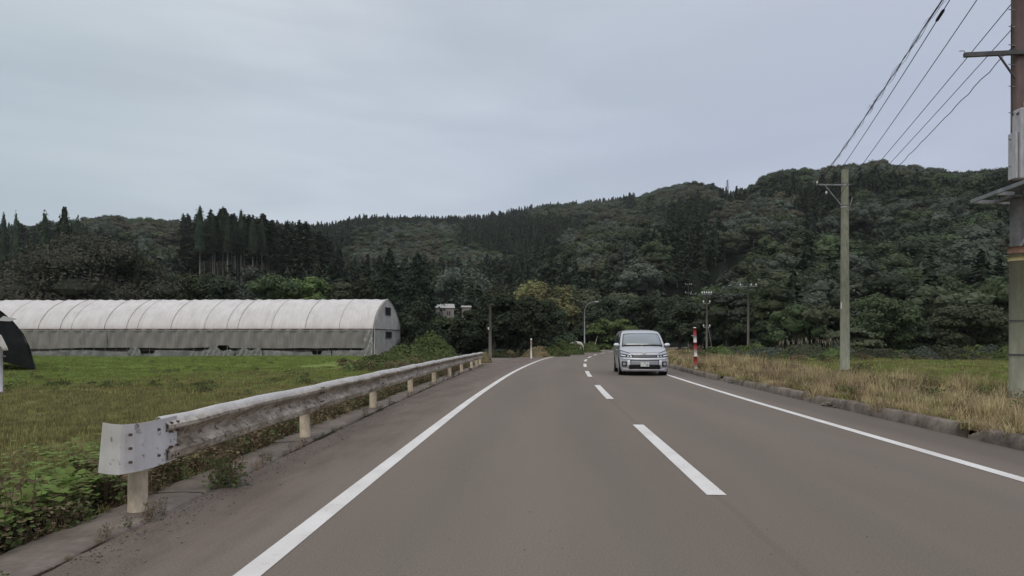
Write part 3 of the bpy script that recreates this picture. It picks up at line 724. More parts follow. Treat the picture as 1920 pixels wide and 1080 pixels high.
# shrubs and weedy mounds
def mound_mesh(seed, r, h, n, ls):
    rg = np.random.default_rng(seed); a = rg.uniform(0, 6.283, n); q = np.sqrt(rg.random(n)); X_, Y_ = r*q*np.cos(a), r*q*np.sin(a)
    def top(X_, Y_): q = np.hypot(X_, Y_)/r; return h*np.clip(1-q**2.2, 0, 1)**.8*(.35+1.2*fbm(X_+seed*3, Y_, .55*min(1.5, r), 3))
    Z_ = top(X_, Y_)*(1-.45*rg.random(n)**2.2)+rg.normal(size=n)*.03; e = .1
    Nn = np.stack([-(top(X_+e, Y_)-top(X_-e, Y_))/(2*e), -(top(X_, Y_+e)-top(X_, Y_-e))/(2*e), np.ones(n)*.9], 1)+rg.normal(size=(n, 3))*.55
    parts = [(*leaf_quads(np.stack([X_, Y_, Z_], 1), Nn, ls, 1.15, rg=rg), 0)]
    V, Fq = [], []
    for i in range(8):
        for k in range(14): b = k/14*6.283; x_, y_ = r*i/7*.95*math.cos(b), r*i/7*.95*math.sin(b); V.append((x_, y_, float(top(x_, y_))*.72-.06))
    for i in range(7): Fq += [(i*14+k, i*14+(k+1) % 14, (i+1)*14+(k+1) % 14, (i+1)*14+k) for k in range(14)]
    parts.append((V, Fq, 0)); return joinm(parts)
def shrub(u, Y, vtop, wpx, leaf, label, seed, name='shrub', cat='shrub', leaves=2600, vb=None):
    X = (u-U0)*Y/F; z0 = float(ground_z(np.array([X]), np.array([Y]))[0]); r = wpx*Y/F/2*1.15; h = H0+(V0-vtop)*Y/F-z0
    t = empty(name, (X, Y, z0), label, cat); v, f, m = mound_mesh(seed, r, h*1.12, int(leaves*1.3), .075); link('foliage', npmesh('foliage', v, f), LEAF[leaf], t)
    MB().tube([(0, 0, -.1), (.05, 0, h*.6)], [.03, .015], 6).build('stem', bark, t)
    return t
shrub(806, 47, 640, 104, 'bright', 'bright green bramble mound behind the far guardrail end', 101, leaves=4200)
shrub(752, 41, 652, 96, 'weedg', 'green weedy mound in front of the greenhouse gable', 102, leaves=4200)
shrub(700, 37, 668, 70, 'weedg', 'low weedy mound at the corner of the mown field', 103)
shrub(1030, 62, 650, 70, 'weedg', 'low leafy shrub in the junction corner left of the lamp', 104)
shrub(1062, 70, 641, 60, 'bright', 'light green shrub around the white curved rail end', 105)
shrub(1005, 59, 655, 50, 'weed', 'dry brown weed clump at the foot of the white delineator', 106)
shrub(1100, 84, 645, 50, 'weedg', 'green clump along the bend beyond the curved rail end', 107)
shrub(908, 43, 663, 26, 'weed', 'brown weed tuft at the end of the guardrail', 108, leaves=900)
for i in range(17):
    uu = 1345+i*34+random.uniform(-9, 9); Y = 58-i*.6+random.uniform(-4, 4)
    shrub(uu, Y, 655+random.uniform(-7, 5), random.uniform(50, 85), ('weedg', 'olive', 'weedg', 'grey')[i % 4], ('leafy', 'bright green', 'shaggy', 'greyish')[i % 4]+' weed clump in the belt between lawn and forest', 120+i, leaves=1900, name='weed_clump')['group'] = 'weed clumps along the forest edge'

# ------------------------------------------------------------------ grass and weeds
def tuft(seed, leaf, n, h, spread, wd, lean=.5, name='grass_tuft'):
    rg = np.random.default_rng(seed); V, Fq = [], []
    for i in range(n):
        a = rg.uniform(0, 6.28); r0 = rg.uniform(0, spread); b = np.array([r0*math.cos(a), r0*math.sin(a), 0]); d = rg.uniform(0, 6.28); hh = h*rg.uniform(.5, 1.15); l = lean*hh*rg.uniform(.2, 1)
        tip = b+np.array([l*math.cos(d), l*math.sin(d), hh]); mid = b*.45+tip*.55+np.array([0, 0, hh*.12]); s = np.array([-math.sin(d), math.cos(d), 0])*wd
        k = len(V); V += [b-s, b+s, mid+s*.8, mid-s*.8, tip+s*.12, tip-s*.12]; Fq += [(k, k+1, k+2, k+3), (k+3, k+2, k+4, k+5)]
    me = npmesh(name, V, Fq); me.materials.append(LEAF[leaf]); return me
def broadweed(seed, leaf, n, h, spread, ls, name='weed'):
    rg = np.random.default_rng(seed); z = h*rg.random(n)**.8; a = rg.uniform(0, 6.28, n); r = spread*np.sqrt(rg.random(n))*(1-.4*z/h)
    Pc = np.stack([r*np.cos(a), r*np.sin(a), z], 1); Nn = rg.normal(size=(n, 3))*.6+np.array([0, 0, 1.])
    V1, F1 = leaf_quads(Pc, Nn, ls, 1.3, rg=rg); parts = [(V1, F1, 0)]
    for k in range(max(3, n//8)):
        aa_ = rg.uniform(0, 6.28); q = spread*.7*rg.random(); tv, tf = tube_np([(q*.3*math.cos(aa_), q*.3*math.sin(aa_), -.02), (q*math.cos(aa_), q*math.sin(aa_), h*rg.uniform(.7, 1.1))], [.004, .002], 3)
        parts.append((tv, tf, 1))
    V, Fq, M = joinm(parts); me = npmesh(name, V, Fq, False, M); me.materials.append(LEAF[leaf]); me.materials.append(LEAF['weed']); return me
T_g = [tuft(1, 'grass', 30, .07, .12, .0035), tuft(2, 'grass', 34, .085, .13, .004)]
T_o = [tuft(3, 'grasso', 30, .07, .12, .0035), tuft(4, 'grasso', 30, .085, .13, .004)]
T_gl = [tuft(5, 'grass', 40, .10, .38, .012), tuft(6, 'grasso', 40, .10, .38, .012)]
T_s = [tuft(7, 'straw', 30, .25, .12, .0045, .8), tuft(8, 'straw', 36, .32, .14, .0045, .7), tuft(9, 'grasso', 30, .22, .14, .006, .8)]
T_sl = [tuft(17, 'straw', 34, .26, .32, .011, .8), tuft(18, 'straw', 34, .33, .32, .010, .7), tuft(19, 'grasso', 34, .22, .3, .011, .8)]
T_w = [broadweed(10, 'weed', 90, .34, .24, .020), broadweed(11, 'weedg', 90, .30, .24, .022), broadweed(12, 'weed', 70, .46, .18, .016)]
T_wl = [broadweed(13, 'weedg', 80, .5, .45, .06), broadweed(14, 'weed', 80, .55, .4, .05)]
T_wl_g = broadweed(33, 'weedg', 60, .22, .4, .035)
T_p = [tuft(15, 'weedg', 50, 1.2, .25, .012, .6, 'pampas'), tuft(16, 'weed', 40, 1.1, .25, .012, .6, 'pampas')]
def put(items, me, X, Y, Z, s, sz=None):
    items.setdefault(me, []).append((X, Y, Z, s, sz or s, random.random()*6.28))
def gz1(X, Y): return ground_z(np.array(X, float), np.array(Y, float))
items = {}
def field(y0, y1, dens, xr, protos_fn, smin, smax, sink=.0):
    n = 0
    ylist = R.uniform(y0, y1, 400000)[:int(dens*(y1-y0)*abs(xr(y1)[1]-xr(y1)[0]))]
    lo, hi = xr(y1); X = R.uniform(lo, hi, len(ylist)); k = np.array([xr(b)[0] < a < xr(b)[1] for a, b in zip(X, ylist)], bool); X, Y = X[k], ylist[k]
    if not len(X): return
    Z = gz1(X, Y); off = roadoff(X, Y); nn = fbm(X, Y, 9, 4)
    for a, b, c, o, q in zip(X, Y, Z, off, nn):
        me = protos_fn(a, b, o, q)
        if me is None: continue
        s_ = random.uniform(smin, smax); put(items, me, a, b, c-.01, s_, s_)
def left_fn(near):
    def f(a, b, o, q):
        if o > -6.0 or (38 < b < 58 and a > -12): return None
        g = (b+(q-.5)*26-20)/14+random.gauss(0, .35) > .5
        if near: return random.choice(T_g if g else T_o)
        return T_gl[0] if g else T_gl[1]
    return f
lx = lambda e: (lambda b: (-.76*b-1.5, e))
field(3.5, 9, 95, lx(-3.9), left_fn(True), .8, 1.25)
field(9, 18, 42, lx(-3.9), left_fn(True), .9, 1.6)
field(18, 36, 9, lx(-3.5), left_fn(False), .7, 1.1)
field(36, 66, 4.0, lx(-3.5), left_fn(False), .8, 1.3)
for _ in range(46):
    uu = random.uniform(40, 640); vv = random.uniform(672, 735); Y0 = F*H0/(vv-V0); X0 = (uu-U0)*Y0/F
    for _ in range(int(random.uniform(5, 22))):
        a = X0+random.gauss(0, 1.1); b = Y0+random.gauss(0, .35)
        if a < -7: put(items, random.choice(T_gl*3+[T_wl_g]), a, b, -.1, random.uniform(.35, .8), random.uniform(.5, 1.2))
grass_left = items; tag(scatter('field_grass', items))
items = {}
def right_fn(near):
    def f(a, b, o, q):
        if o < 4.52: return None
        t = o+(q-.5)*7
        if t > 7.8+random.gauss(0, 1.2): return random.choice(T_gl+T_gl[1:] if not near else T_g+T_o+T_o)
        return random.choice((T_s+T_s[2:] if o > 5.6 else T_s) if near else T_sl+T_sl[2:])
    return f
rx = lambda b: (3.0, .76*b+2)
def vgz(X, Y, Z, off): return np.where((off > 4.5) & (off < 7.2), .11, Z)
MPX, MPY = (1305-960)*F*H0/(696-V0)/F, F*H0/(696-V0)
def fieldr(y0, y1, dens, near, smin, smax):
    hi = rx(y1)[1]+22*(y1 > 60); m = int(dens*(y1-y0)*(hi-3)); X = R.uniform(3, hi, m); Y = R.uniform(y0, y1, m); k = X < .76*Y+2.5; X, Y = X[k], Y[k]
    off = roadoff(X, Y); k = (off > 4.60) & (off < 60) & ~((np.abs(X-MPX) < .45+.0*Y) & (Y < MPY+.3) & (Y > MPY-3)); X, Y, off = X[k], Y[k], off[k]; Z = vgz(X, Y, gz1(X, Y), off); nn = fbm(X, Y, 9, 4); n3 = fbm(X, Y, 1.6, 2); fn = right_fn(near)
    for a, b, c, o, q, q3 in zip(X, Y, Z, off, nn, n3):
        me = fn(a, b, o, q)
        s_ = random.uniform(smin, smax); 
        tall = 1.0 if me in T_g+T_o+T_gl else (.45+1.0*q3)*(.55 if o < 5.1 else 1)
        put(items, me, a, b, c-.01, s_, s_*tall)
fieldr(5, 15, 42, True, .8, 1.3)
fieldr(15, 32, 13, True, 1.1, 1.9)
fieldr(32, 90, 3.4, False, .9, 1.6)
tag(scatter('verge_grass', items))
# weeds on the bank below the guardrail and scruff in the joints
items = {}
for _ in range(2100):
    Y = 2.2+37*random.random()**1.35; X = railx(Y)-.34-abs(random.gauss(0, .55))
    if X < railx(Y)-.8 and Y < 6.6: continue
    s_ = random.uniform(.55, 1.25)*(1 if X > railx(Y)-1 else .8); put(items, random.choice(T_w if random.random() < .8 else T_s), X, Y, -.13, s_, s_*random.uniform(.6, 1.0))
for _ in range(150):
    Y = 3+36*random.random()**1.2; X = railx(Y)+random.choice([-.27, .17, .2]); s_ = random.uniform(.15, .42); put(items, random.choice(T_w+T_s), X, Y, 0, s_, s_)
for (uu, vv, s0) in ((425, 912, 1.0), (418, 905, .8), (835, 707, .8), (850, 705, .9), (868, 695, .8)):
    Y = F*H0/(vv-V0); X = (uu-U0)*Y/F
    for _ in range(4): put(items, random.choice(T_w), X+random.gauss(0, .05), Y+random.gauss(0, .05), 0, s0*random.uniform(.5, .8), s0*random.uniform(.7, 1.1))
for _ in range(420):
    s_ = random.uniform(4.5, 60); o = random.uniform(4.62, 8.5); X, Y = rp(s_, o); q = random.uniform(.5, 1.2)
    put(items, random.choice(T_w), float(X), float(Y), .1, q, q*.9)
for _ in range(190):       # leafier belt at the forest edge on the right
    uu = random.uniform(1250, 1920); Y = random.uniform(44, 66); put(items, random.choice(T_wl), (uu-U0)*Y/F, Y, -.1, random.uniform(.7, 1.4), random.uniform(.6, 1.2))
for _ in range(260):       # junction corner and far bend
    s_ = random.uniform(60, 120); o = -random.uniform(6.0, 11); X, Y = rp(s_, o); put(items, random.choice(T_wl), float(X), float(Y), -.1, random.uniform(.6, 1.2), random.uniform(.5, 1.1))
for _ in range(200):
    s_ = random.uniform(30, 110); o = random.uniform(8, 14); X, Y = rp(s_, o); put(items, random.choice(T_wl+T_sl), float(X), float(Y), -.05, random.uniform(.6, 1.2), random.uniform(.5, 1.0))
for _ in range(110):
    uu = random.uniform(640, 860); Y = random.uniform(30, 44); put(items, random.choice(T_wl), (uu-U0)*Y/F, Y, -.1, random.uniform(.5, 1), random.uniform(.4, .9))
tag(scatter('weeds', items))
# pampas grass clumps with pale plumes
for i in range(9):
    uu = 1470+i*13+random.uniform(-5, 5); Y = 56+random.uniform(-3, 3); X = (uu-U0)*Y/F
    t = empty('pampas_grass', (X, Y, -.05), 'pampas grass clump with pale plumes at the dark forest edge', 'pampas grass', 'pampas grass left of the tall concrete pole')
    o = link('blades', T_p[i % 2], None, t)
    mb = MB()
    for k in range(5):
        a = random.random()*6.28; q = random.uniform(.1, .35); z = random.uniform(1.35, 1.75); mb.tube([(q*.4*math.cos(a), q*.4*math.sin(a), .4), (q*math.cos(a), q*math.sin(a), z-.25)], .006, 4)
        for _ in range(5):
            b = random.random()*6.28; mb.tube([(q*math.cos(a), q*math.sin(a), z-.3), (q*math.cos(a)+.07*math.cos(b), q*math.sin(a)+.07*math.sin(b), z)], [.008, .018], 3)
    mb.build('plumes', LEAF['plume'], t)

# creeper with large leaves in the near left corner
def leaf_mesh(seed):
    rg = random.Random(seed); pr = [(0, 0), (.33, .10), (.50, .36), (.42, .62), (.2, .86), (0, 1.06)]
    V = [(0, y_, -.0+.10*math.sin(y_*2)) for _, y_ in pr[:1]]; L = []
    pts = []
    for k, (a, b) in enumerate(pr): pts.append((a, b))
    V = []; 
    for a, b in pts: V += [(-a*rg.uniform(.9, 1.1), b, .14*a+.08*math.sin(b*3)), (0, b, .08*math.sin(b*3)), (a*rg.uniform(.9, 1.1), b, .14*a+.08*math.sin(b*3))]
    Fq = []
    for k in range(len(pts)-1): Fq += [(3*k, 3*k+1, 3*k+4, 3*k+3), (3*k+1, 3*k+2, 3*k+5, 3*k+4)]
    me = npmesh('leaf', V, Fq, True); me.materials.append(LEAF['kudzu']); return me
LM = [leaf_mesh(i) for i in range(3)]
creeper = empty('creeper', (-3.7, 4.3, -.1), 'low bright green creeper with broad leaves in the near left corner', 'creeper')
vin = MB()
for k in range(16):
    a = random.uniform(-1, 1); x0, y0 = random.uniform(-2.2, -.9), random.uniform(-1.2, 1.2)
    vin.tube([(x0+.3*j*math.cos(a), y0+.3*j*math.sin(a), .15+.12*vn(x0+j, y0, .8)) for j in range(6)], .005, 4)
vin.build('vine', LEAF['weedg'], creeper)
rest_leaf = {}
for i in range(2600):
    yy_ = random.uniform(2.6, 8.2); xx_ = railx(yy_)-.42-abs(random.gauss(0, .75))-max(0, (yy_-5.5))*.25
    bump_ = .14+.20*float(vn(xx_, yy_, .7))
    near_ = i < 380 and yy_ < 6.4
    sc = random.uniform(.07, .125)*(1 if yy_ < 5.2 else .8)
    if near_:
        o = link('leaf', LM[i % 3], None, creeper); o.location = (xx_+3.7, yy_-4.3, bump_+random.uniform(0, .08)); o.scale = (sc,)*3
        o.rotation_euler = (random.uniform(-.5, .7), random.uniform(-.5, .5), random.random()*6.28)
    else: put(rest_leaf, LM[i % 3], xx_, yy_, bump_-.1+random.uniform(-.12, .04), sc)
u_ = scatter('creeper_undergrowth', rest_leaf)


# ------------------------------------------------------------------ guardrail
def f_rail(t, p):
    v = objco(t); g = N(t, 'ShaderNodeNewGeometry')
    n = noise(t, mapping(t, v, (1, .8, 3.2)), 3.0, 7, .7); n2 = noise(t, mapping(t, v, (1, 1.2, 2)), 11, 5, .7)
    c = mixc(t, ramp(t, [(.36, 0.), (.60, 1.)], n), (.52, .46, .37), (.20, .155, .105))
    c = mixc(t, ramp(t, [(.53, 0.), (.62, 1.)], n2), c, (.08, .055, .04))
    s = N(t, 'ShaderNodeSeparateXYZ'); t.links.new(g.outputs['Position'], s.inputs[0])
    cl = ramp(t, [(.0, .0), (.12, 1.)], math_(t, 'MULTIPLY_ADD', n2, .06, math_(t, 'ADD', s.outputs[2], -.694)))    # grime-free top fold, bluish sky brightness painted into its colour
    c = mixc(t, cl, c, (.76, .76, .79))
    t.links.new(c, p.inputs['Base Color']); bump(t, p, n2, .08, .003)
railm = mat('dirty_rail_paint', rough=.5, build=f_rail)
endm = mat('chipped_white_paint', rough=.45, build=worn((.54, .52, .51), (.66, .65, .65), 2.2))
def f_chip(t, p):
    v = objco(t); n = noise(t, v, 7, 6, .7); n2 = noise(t, v, 2, 4)
    c = mixc(t, ramp(t, [(.35, 0.), (.65, 1.)], n2), (.50, .48, .46), (.72, .71, .70)); c = mixc(t, ramp(t, [(.57, 0.), (.65, 1.)], n), c, (.19, .15, .12)); t.links.new(c, p.inputs['Base Color'])
chipm = mat('rust_chipped_plate', rough=.75, spec=.15, build=f_chip)
boltm = mat('bolt_steel', (.12, .09, .08), .6, .4)
gr = empty('guardrail', (-2.9, 5.3, 0), 'long white W beam guardrail streaked with brown grime beside the mown field', 'guardrail')
G0 = Vector((-2.9, 5.3, 0))
prof = [(.0, .725), (.012, .742), (.025, .740), (.100, .676), (.100, .650), (.03, .585), (.022, .56), (.03, .535), (.098, .465), (.092, .405), (.05, .385), (.02, .385), (.0, .40)]
k = 0; y = 5.42
while y < 39:
    y2 = min(y+4.12, 39.2); rows_ = []; m_ = 9
    for j in range(m_):
        q = y+(y2-y)*j/(m_-1); x = railx(q)+.075; sag = .006*math.sin(q*1.9)+.004*math.sin(q*5.1); pr = .006 if j == 0 else 0
        rows_.append([(x+a+pr-G0.x, q-G0.y, z+sag+pr*.5) for a, z in prof])
    MB().grid(rows_, False).build('rail', railm, gr, solid=.004)
    mb = MB()
    for z in (.69, .62, .50, .43):
        for dy in (.06, .16):
            x = railx(y+dy)+.075+.10; mb.tube([(x-G0.x-.02, y+dy-G0.y, z), (x+.008-G0.x, y+dy-G0.y, z)], .010, 6)
    mb.build('bolts', boltm, gr)['kind'] = 'stuff'
    y += 4.1
post_y = [5.3, 9.4, 13.6, 17.8, 22, 26, 30, 34, 36.6, 38.6]
for q in post_y:
    x = railx(q)-G0.x; lean = random.uniform(-.01, .01)
    MB().tube([(x, q-G0.y, -.1), (x+lean, q-G0.y, .64), (x+lean, q-G0.y, .665), (x+lean, q-G0.y, .67)], [.07, .07, .055, .01], 20).build('post', postm, gr)
    MB().box((x+.06, q-G0.y, .56), (.05, .09, .22)).build('bracket', boltm, gr)
pts = [(-2.745, 5.62), (-2.735, 5.40), (-2.73, 5.22), (-2.745, 5.12), (-2.775, 5.04), (-2.815, 4.995), (-2.83, 4.985), (-2.93, 5.03), (-3.04, 5.115)]
rows_ = []
for j, (a, b) in enumerate(pts):
    f_ = max(0, j-4)/4; bow = .02
    rows_.append([(a+.0-G0.x-.045*f_*(1-z/.8)*1.2, b-G0.y-.03*f_*(1-z/.8), z+.0) for z in (.365+.015*(1-f_), .40, .48, .56, .64, .71, .735)]); 
MB().grid(rows_, False).build('end_plate', chipm, gr, solid=.006)
mb = MB()
for a, b, z in ((-2.722, 5.48, .69), (-2.722, 5.48, .43), (-2.722, 5.30, .66), (-2.722, 5.30, .46), (-2.775, 5.0, .66), (-2.775, 5.0, .56), (-2.775, 5.0, .46)):
    mb.tube([(a-G0.x-.01, b-G0.y, z), (a-G0.x+.008, b-G0.y-.004, z)], .011, 7)
mb.build('bolts', boltm, gr)['kind'] = 'stuff'
for q in post_y[:5]:
    x = railx(q); mb = MB(); mb.tube([(x, q, .02), (x, q, .034)], [.15, .12], 12); mb.build('mortar_patch', concrete, strip)

# ------------------------------------------------------------------ greenhouse
def f_plastic(t, p):
    v = objco(t); n = noise(t, mapping(t, v, (.5, .5, .15)), 2.2, 5, .6); n2 = noise(t, mapping(t, v, (5, .4, .6)), 1.1, 4, .6)
    c = mixc(t, ramp(t, [(.35, 0.), (.7, 1.)], n), (.60, .565, .56), (.72, .69, .68)); c = mixc(t, ramp(t, [(.5, 0.), (.75, .45)], n2), c, (.45, .37, .35))
    s = N(t, 'ShaderNodeSeparateXYZ'); t.links.new(v, s.inputs[0]); lo = ramp(t, [(0., .55), (.16, .0)], math_(t, 'MULTIPLY_ADD', n2, .12, math_(t, 'MULTIPLY', math_(t, 'ADD', s.outputs[2], -2.6), .3)))
    c = mixc(t, lo, c, (.40, .27, .24)); t.links.new(c, p.inputs['Base Color'])
roofpl = mat('roof_plastic', rough=.45, spec=.35, build=f_plastic)
def f_curt(t, p):
    v = objco(t); n = noise(t, mapping(t, v, (.6, .6, .3)), 2.5, 5, .6); n2 = noise(t, mapping(t, v, (6, 1, .4)), 1.5, 4)
    c = mixc(t, ramp(t, [(.35, 0.), (.65, 1.)], n), (.215, .20, .185), (.28, .262, .245)); c = mixc(t, 1, c, ramp(t, [(.3, .85), (.7, 1.12)], n2), 'MULTIPLY'); t.links.new(c, p.inputs['Base Color'])
curtm = mat('side_curtain_net', rough=.7, build=f_curt)
skirtm = mat('skirt_sheet', rough=.5, build=worn((.17, .17, .16), (.34, .33, .32), 2.2, .4, .7, (.4, 1, 1)))
gablem = mat('gable_sheet', rough=.5, build=worn((.36, .34, .30), (.56, .54, .49), 1.6, .35, .65))
hoopm = mat('hoop_pipe', rough=.5, build=worn((.10, .08, .075), (.2, .17, .16), 3))
black = mat('black_void', (.012, .012, .012), .9)
o0 = Vector((-13.3, 66, -.08)); ldir = Vector((-.9993, .035, 0)); gdir = Vector((.175, .9845, 0)); LW, WD = 44., 7.3
gh = empty('greenhouse', o0, 'long plastic covered greenhouse with pale arched roof and grey side curtains', 'greenhouse')
def gp(l, w_, z): return ldir*l+gdir*(w_*WD)+Vector((0, 0, z))
arch = [(0, 2.62), (.012, 2.95), (.045, 3.45), (.10, 3.98), (.17, 4.48), (.25, 4.90), (.34, 5.25), (.43, 5.52), (.5, 5.70)]
arch = arch+[(1-a, z) for a, z in arch[-2::-1]]
ls_ = np.arange(0, LW+.01, .275); rows_ = []
for i, l in enumerate(ls_):
    pu = -.06*(.5-.5*math.cos(2*math.pi*l/1.1))*1; rows_.append([gp(float(l), a, z+pu*(1+.6*math.sin(l*.9+a*4))) for a, z in arch])
MB().grid(rows_).build('roof_cover', roofpl, gh)
MB().grid([[gp(float(l), a, z) for a, z in ((1, 2.62), (1, 0))] for l in (0, LW)]).build('rear_wall', curtm, gh)
def cz(l): return .66+.20*float(fbm(l, 3., 3.2, 3))+(.25 if 14.0 < l < 15.2 else 0)
def cw(l, z): return -.004+.02*math.sin(l*5.3+z*2)*.5-.012*float(vn(l, z, .6))
def sheet(name, l0, l1, z0f, z1f, m, dw=0., n=6, st=.22):
    rows_ = []
    for l in np.arange(l0, l1+.01, st):
        a, b = z0f(l), z1f(l); rows_.append([gp(float(l), cw(l, a+(b-a)*k/n)+dw, a+(b-a)*k/n) for k in range(n+1)])
    return MB().grid(rows_).build(name, m, gh)
for l0, l1 in ((0, 9.9), (9.8, 16.7), (16.6, 26.2), (26.1, 33.), (32.9, LW)): sheet('side_curtain', l0, l1, cz, lambda l: 2.56, curtm)
for l0, l1 in ((0, 4.1), (4.05, 11.), (10.95, 15.), (14.95, 24.), (23.95, 31.), (30.9, 37.), (36.9, LW)): sheet('skirt', l0, l1, lambda l: -.05, lambda l: .50+.07*math.sin(l*.7)-.35*(abs(l-5.5) < .5)-.3*(abs(l-22.1) < .6), skirtm, -.006, 3)
MB().bar(gp(0, -.012, 2.62), gp(LW, -.012, 2.62), .06, .05).build('eave_rail', mat('rusty_eave', rough=.8, build=worn((.16, .09, .08), (.34, .26, .24), 3, sc=(.6, 1, 1))), gh)
MB().bar(gp(0, -.014, 2.47), gp(LW, -.014, 2.47), .05, .04).build('curtain_roller', mat('roller_pipe', (.46, .42, .41), .5), gh)
MB().bar(gp(0, -.008, .56), gp(LW, -.008, .56), .03, .03).build('lower_rail', hoopm, gh)
bandm = mat('band_cord', rough=.7, build=worn((.20, .17, .165), (.34, .31, .30), 2)); hl = [.0]+[1.1*k for k in range(1, 40)]
for k, l in enumerate(hl):
    strong = k % 3 == 0 or k in (13, 22, 28); off_ = .035 if strong else .012
    if strong: MB().tube([gp(l+.04, a-.004*(1 if a < .5 else -1), z+off_) for a, z in arch], (.013 if k % 2 else .019), 5).build('hold_down_band', bandm, gh)
    MB().tube([gp(l, .006, 0), gp(l, .006, 2.6)], .022, 5).build('hoop_leg', galv, gh)
# gable end: sheet on the arch outline, door strip, two dark vents, frame
out = [(0, 0)]+arch+[(1, 0)]
MB().add([gp(-.03, a, z) for a, z in out], [tuple(range(len(out)))]).build('gable_wall', gablem, gh)
MB().add([gp(-.045, a, z) for a, z in arch], [tuple(range(len(arch)))]).build('gable_top_sheet', mat('gable_top', rough=.5, build=worn((.46, .43, .39), (.62, .59, .55), 1.3)), gh)
for a, b, z0, z1 in ((.40, .62, 4.05, 4.85), (.42, .66, 1.75, 2.40)):
    o = MB().add([gp(-.065, a, z0), gp(-.065, b, z0), gp(-.065, b, z1), gp(-.065, a, z1)], [(0, 1, 2, 3)]).build('vent', black, gh)
    mb = MB(); [mb.bar(gp(-.08, *p), gp(-.08, *q), .05) for p, q in (((a, z0), (b, z0)), ((b, z0), (b, z1)), ((b, z1), (a, z1)), ((a, z1), (a, z0)))]; mb.build('vent_frame', galv, o)
MB().tube([gp(-.07, a, z+.02) for a, z in out], .035, 6).build('end_hoop', mat('end_hoop', (.50, .46, .42), .6), gh)
MB().bar(gp(-.08, 0, 2.62), gp(-.08, 1, 2.62), .06).build('tie_bar', hoopm, gh)
mb = MB()
for k in range(9):
    l = .1+k*.09; mb.grid([[gp(l-.05-.02*math.sin(z*7+k*2), -.015-.012*math.sin(z*5+k), z) for z in np.linspace(0, 2.5, 14)], [gp(l+.05, -.03-.01*math.sin(z*6+k*3), z) for z in np.linspace(0, 2.5, 14)]])
mb.build('bunched_sheet', mat('bunched_plastic', rough=.4, build=worn((.34, .33, .31), (.55, .54, .50), 4, .4, .6)), gh)
for l0, l1 in ((10.6, 13.2), (13.4, 17.6), (22.5, 23.8)):
    rows_ = []
    for l in np.arange(l0, l1, .15):
        t_ = (l-l0)/(l1-l0); top = .40+.95*float(vn(l, 1, .9))*math.sin(t_*math.pi)**.6*(1.25-t_); rows_.append([gp(float(l), -.03-.045*abs(math.sin(l*6+z*3)), z) for z in np.linspace(.02, top, 8)])
    MB().grid(rows_).build('crumpled_sheet', mat('crumpled_plastic', rough=.35, build=worn((.22, .22, .21), (.36, .36, .34), 5, .4, .6)), gh)

# black covered tunnel at the left edge
bl = mat('black_sheet', rough=.6, spec=.2, build=worn((.010, .010, .010), (.022, .022, .022), 2.5))
bt = empty('covered_tunnel', (-26.15, 32.8, -.08), 'small arched tunnel wrapped in glossy black sheet at the left edge', 'tunnel', rz=.66)
ar = [(2.75, 0), (2.62, .55), (2.48, 1.15), (2.25, 1.75), (1.85, 2.35), (1.45, 2.78), (1.0, 3.16), (.5, 3.46), (0, 3.58)]; ar += [(-a, z) for a, z in ar[-2::-1]]
rows_ = []
for k in range(26):
    y_ = k*.3; rows_.append([(a*(1+.012*math.sin(y_*4+z*3)), y_, z+.03*math.sin(y_*6+a*3)) for a, z in ar])
MB().grid(rows_).build('cover_sheet', bl, bt)
n_ = len(ar); rows_ = []
for j in range(9):
    q = j/8; rows_.append([(a*(1-q)+0*q, -.02-.22*math.sin(q*3.1)*(.4+.6*float(vn(a*1.3+9, z*1.1, 1.1)))-.10*math.sin(a*2.2+z*1.7)*math.sin(q*3.14), z*(1-q)+.9*q) for a, z in ar])
MB().grid(rows_).build('end_sheet', bl, bt)
MB().tube([(a*1.012, -.03+.02*math.sin(i*2.), z+.03) for i, (a, z) in enumerate(ar)], .04, 6).build('rolled_edge', bl, bt)
MB().add([(1.25, -.34, 2.42), (1.75, -.33, 2.40), (2.05, -.32, 2.52), (1.5, -.33, 2.66)], [(0, 1, 2, 3)]).build('torn_corner', mat('pale_lining', (.62, .60, .60), .5), bt, solid=.01)  # pale four-sided patch laid over the upper end sheet

# marker post with white hood at the far left
mp = empty('hooded_post', (-13.96, 18.75, -.15), 'grey post with a slanted white hood in front of the black tunnel', 'post')
MB().tube([(0, 0, 0), (0, 0, 1.35)], .055, 12).build('post', palebox, mp)
MB().add([(-.55, -.05, 1.72), (.04, -.05, 1.66), (.17, .0, 1.32), (.17, .03, 1.25), (-.6, .0, 1.22)], [(0, 1, 2, 3, 4)]).build('hood', whitep, mp, solid=.05)
MB().tube([(-.1, 0, 1.08), (.13, 0, 1.08)], .02, 8).build('peg', galv, mp)
MB().box((0, 0, .06), (.26, .22, .12)).build('foot', concrete, mp, bevel=.02)

# ------------------------------------------------------------------ poles and wires
def insulator(mb, p, s=1.):
    x, y_, z = p; mb.tube([(x, y_, z), (x, y_, z+.05*s), (x, y_, z+.06*s), (x, y_, z+.11*s), (x, y_, z+.12*s), (x, y_, z+.17*s)], [.02*s, .02*s, .055*s, .05*s, .035*s, .02*s], 10)
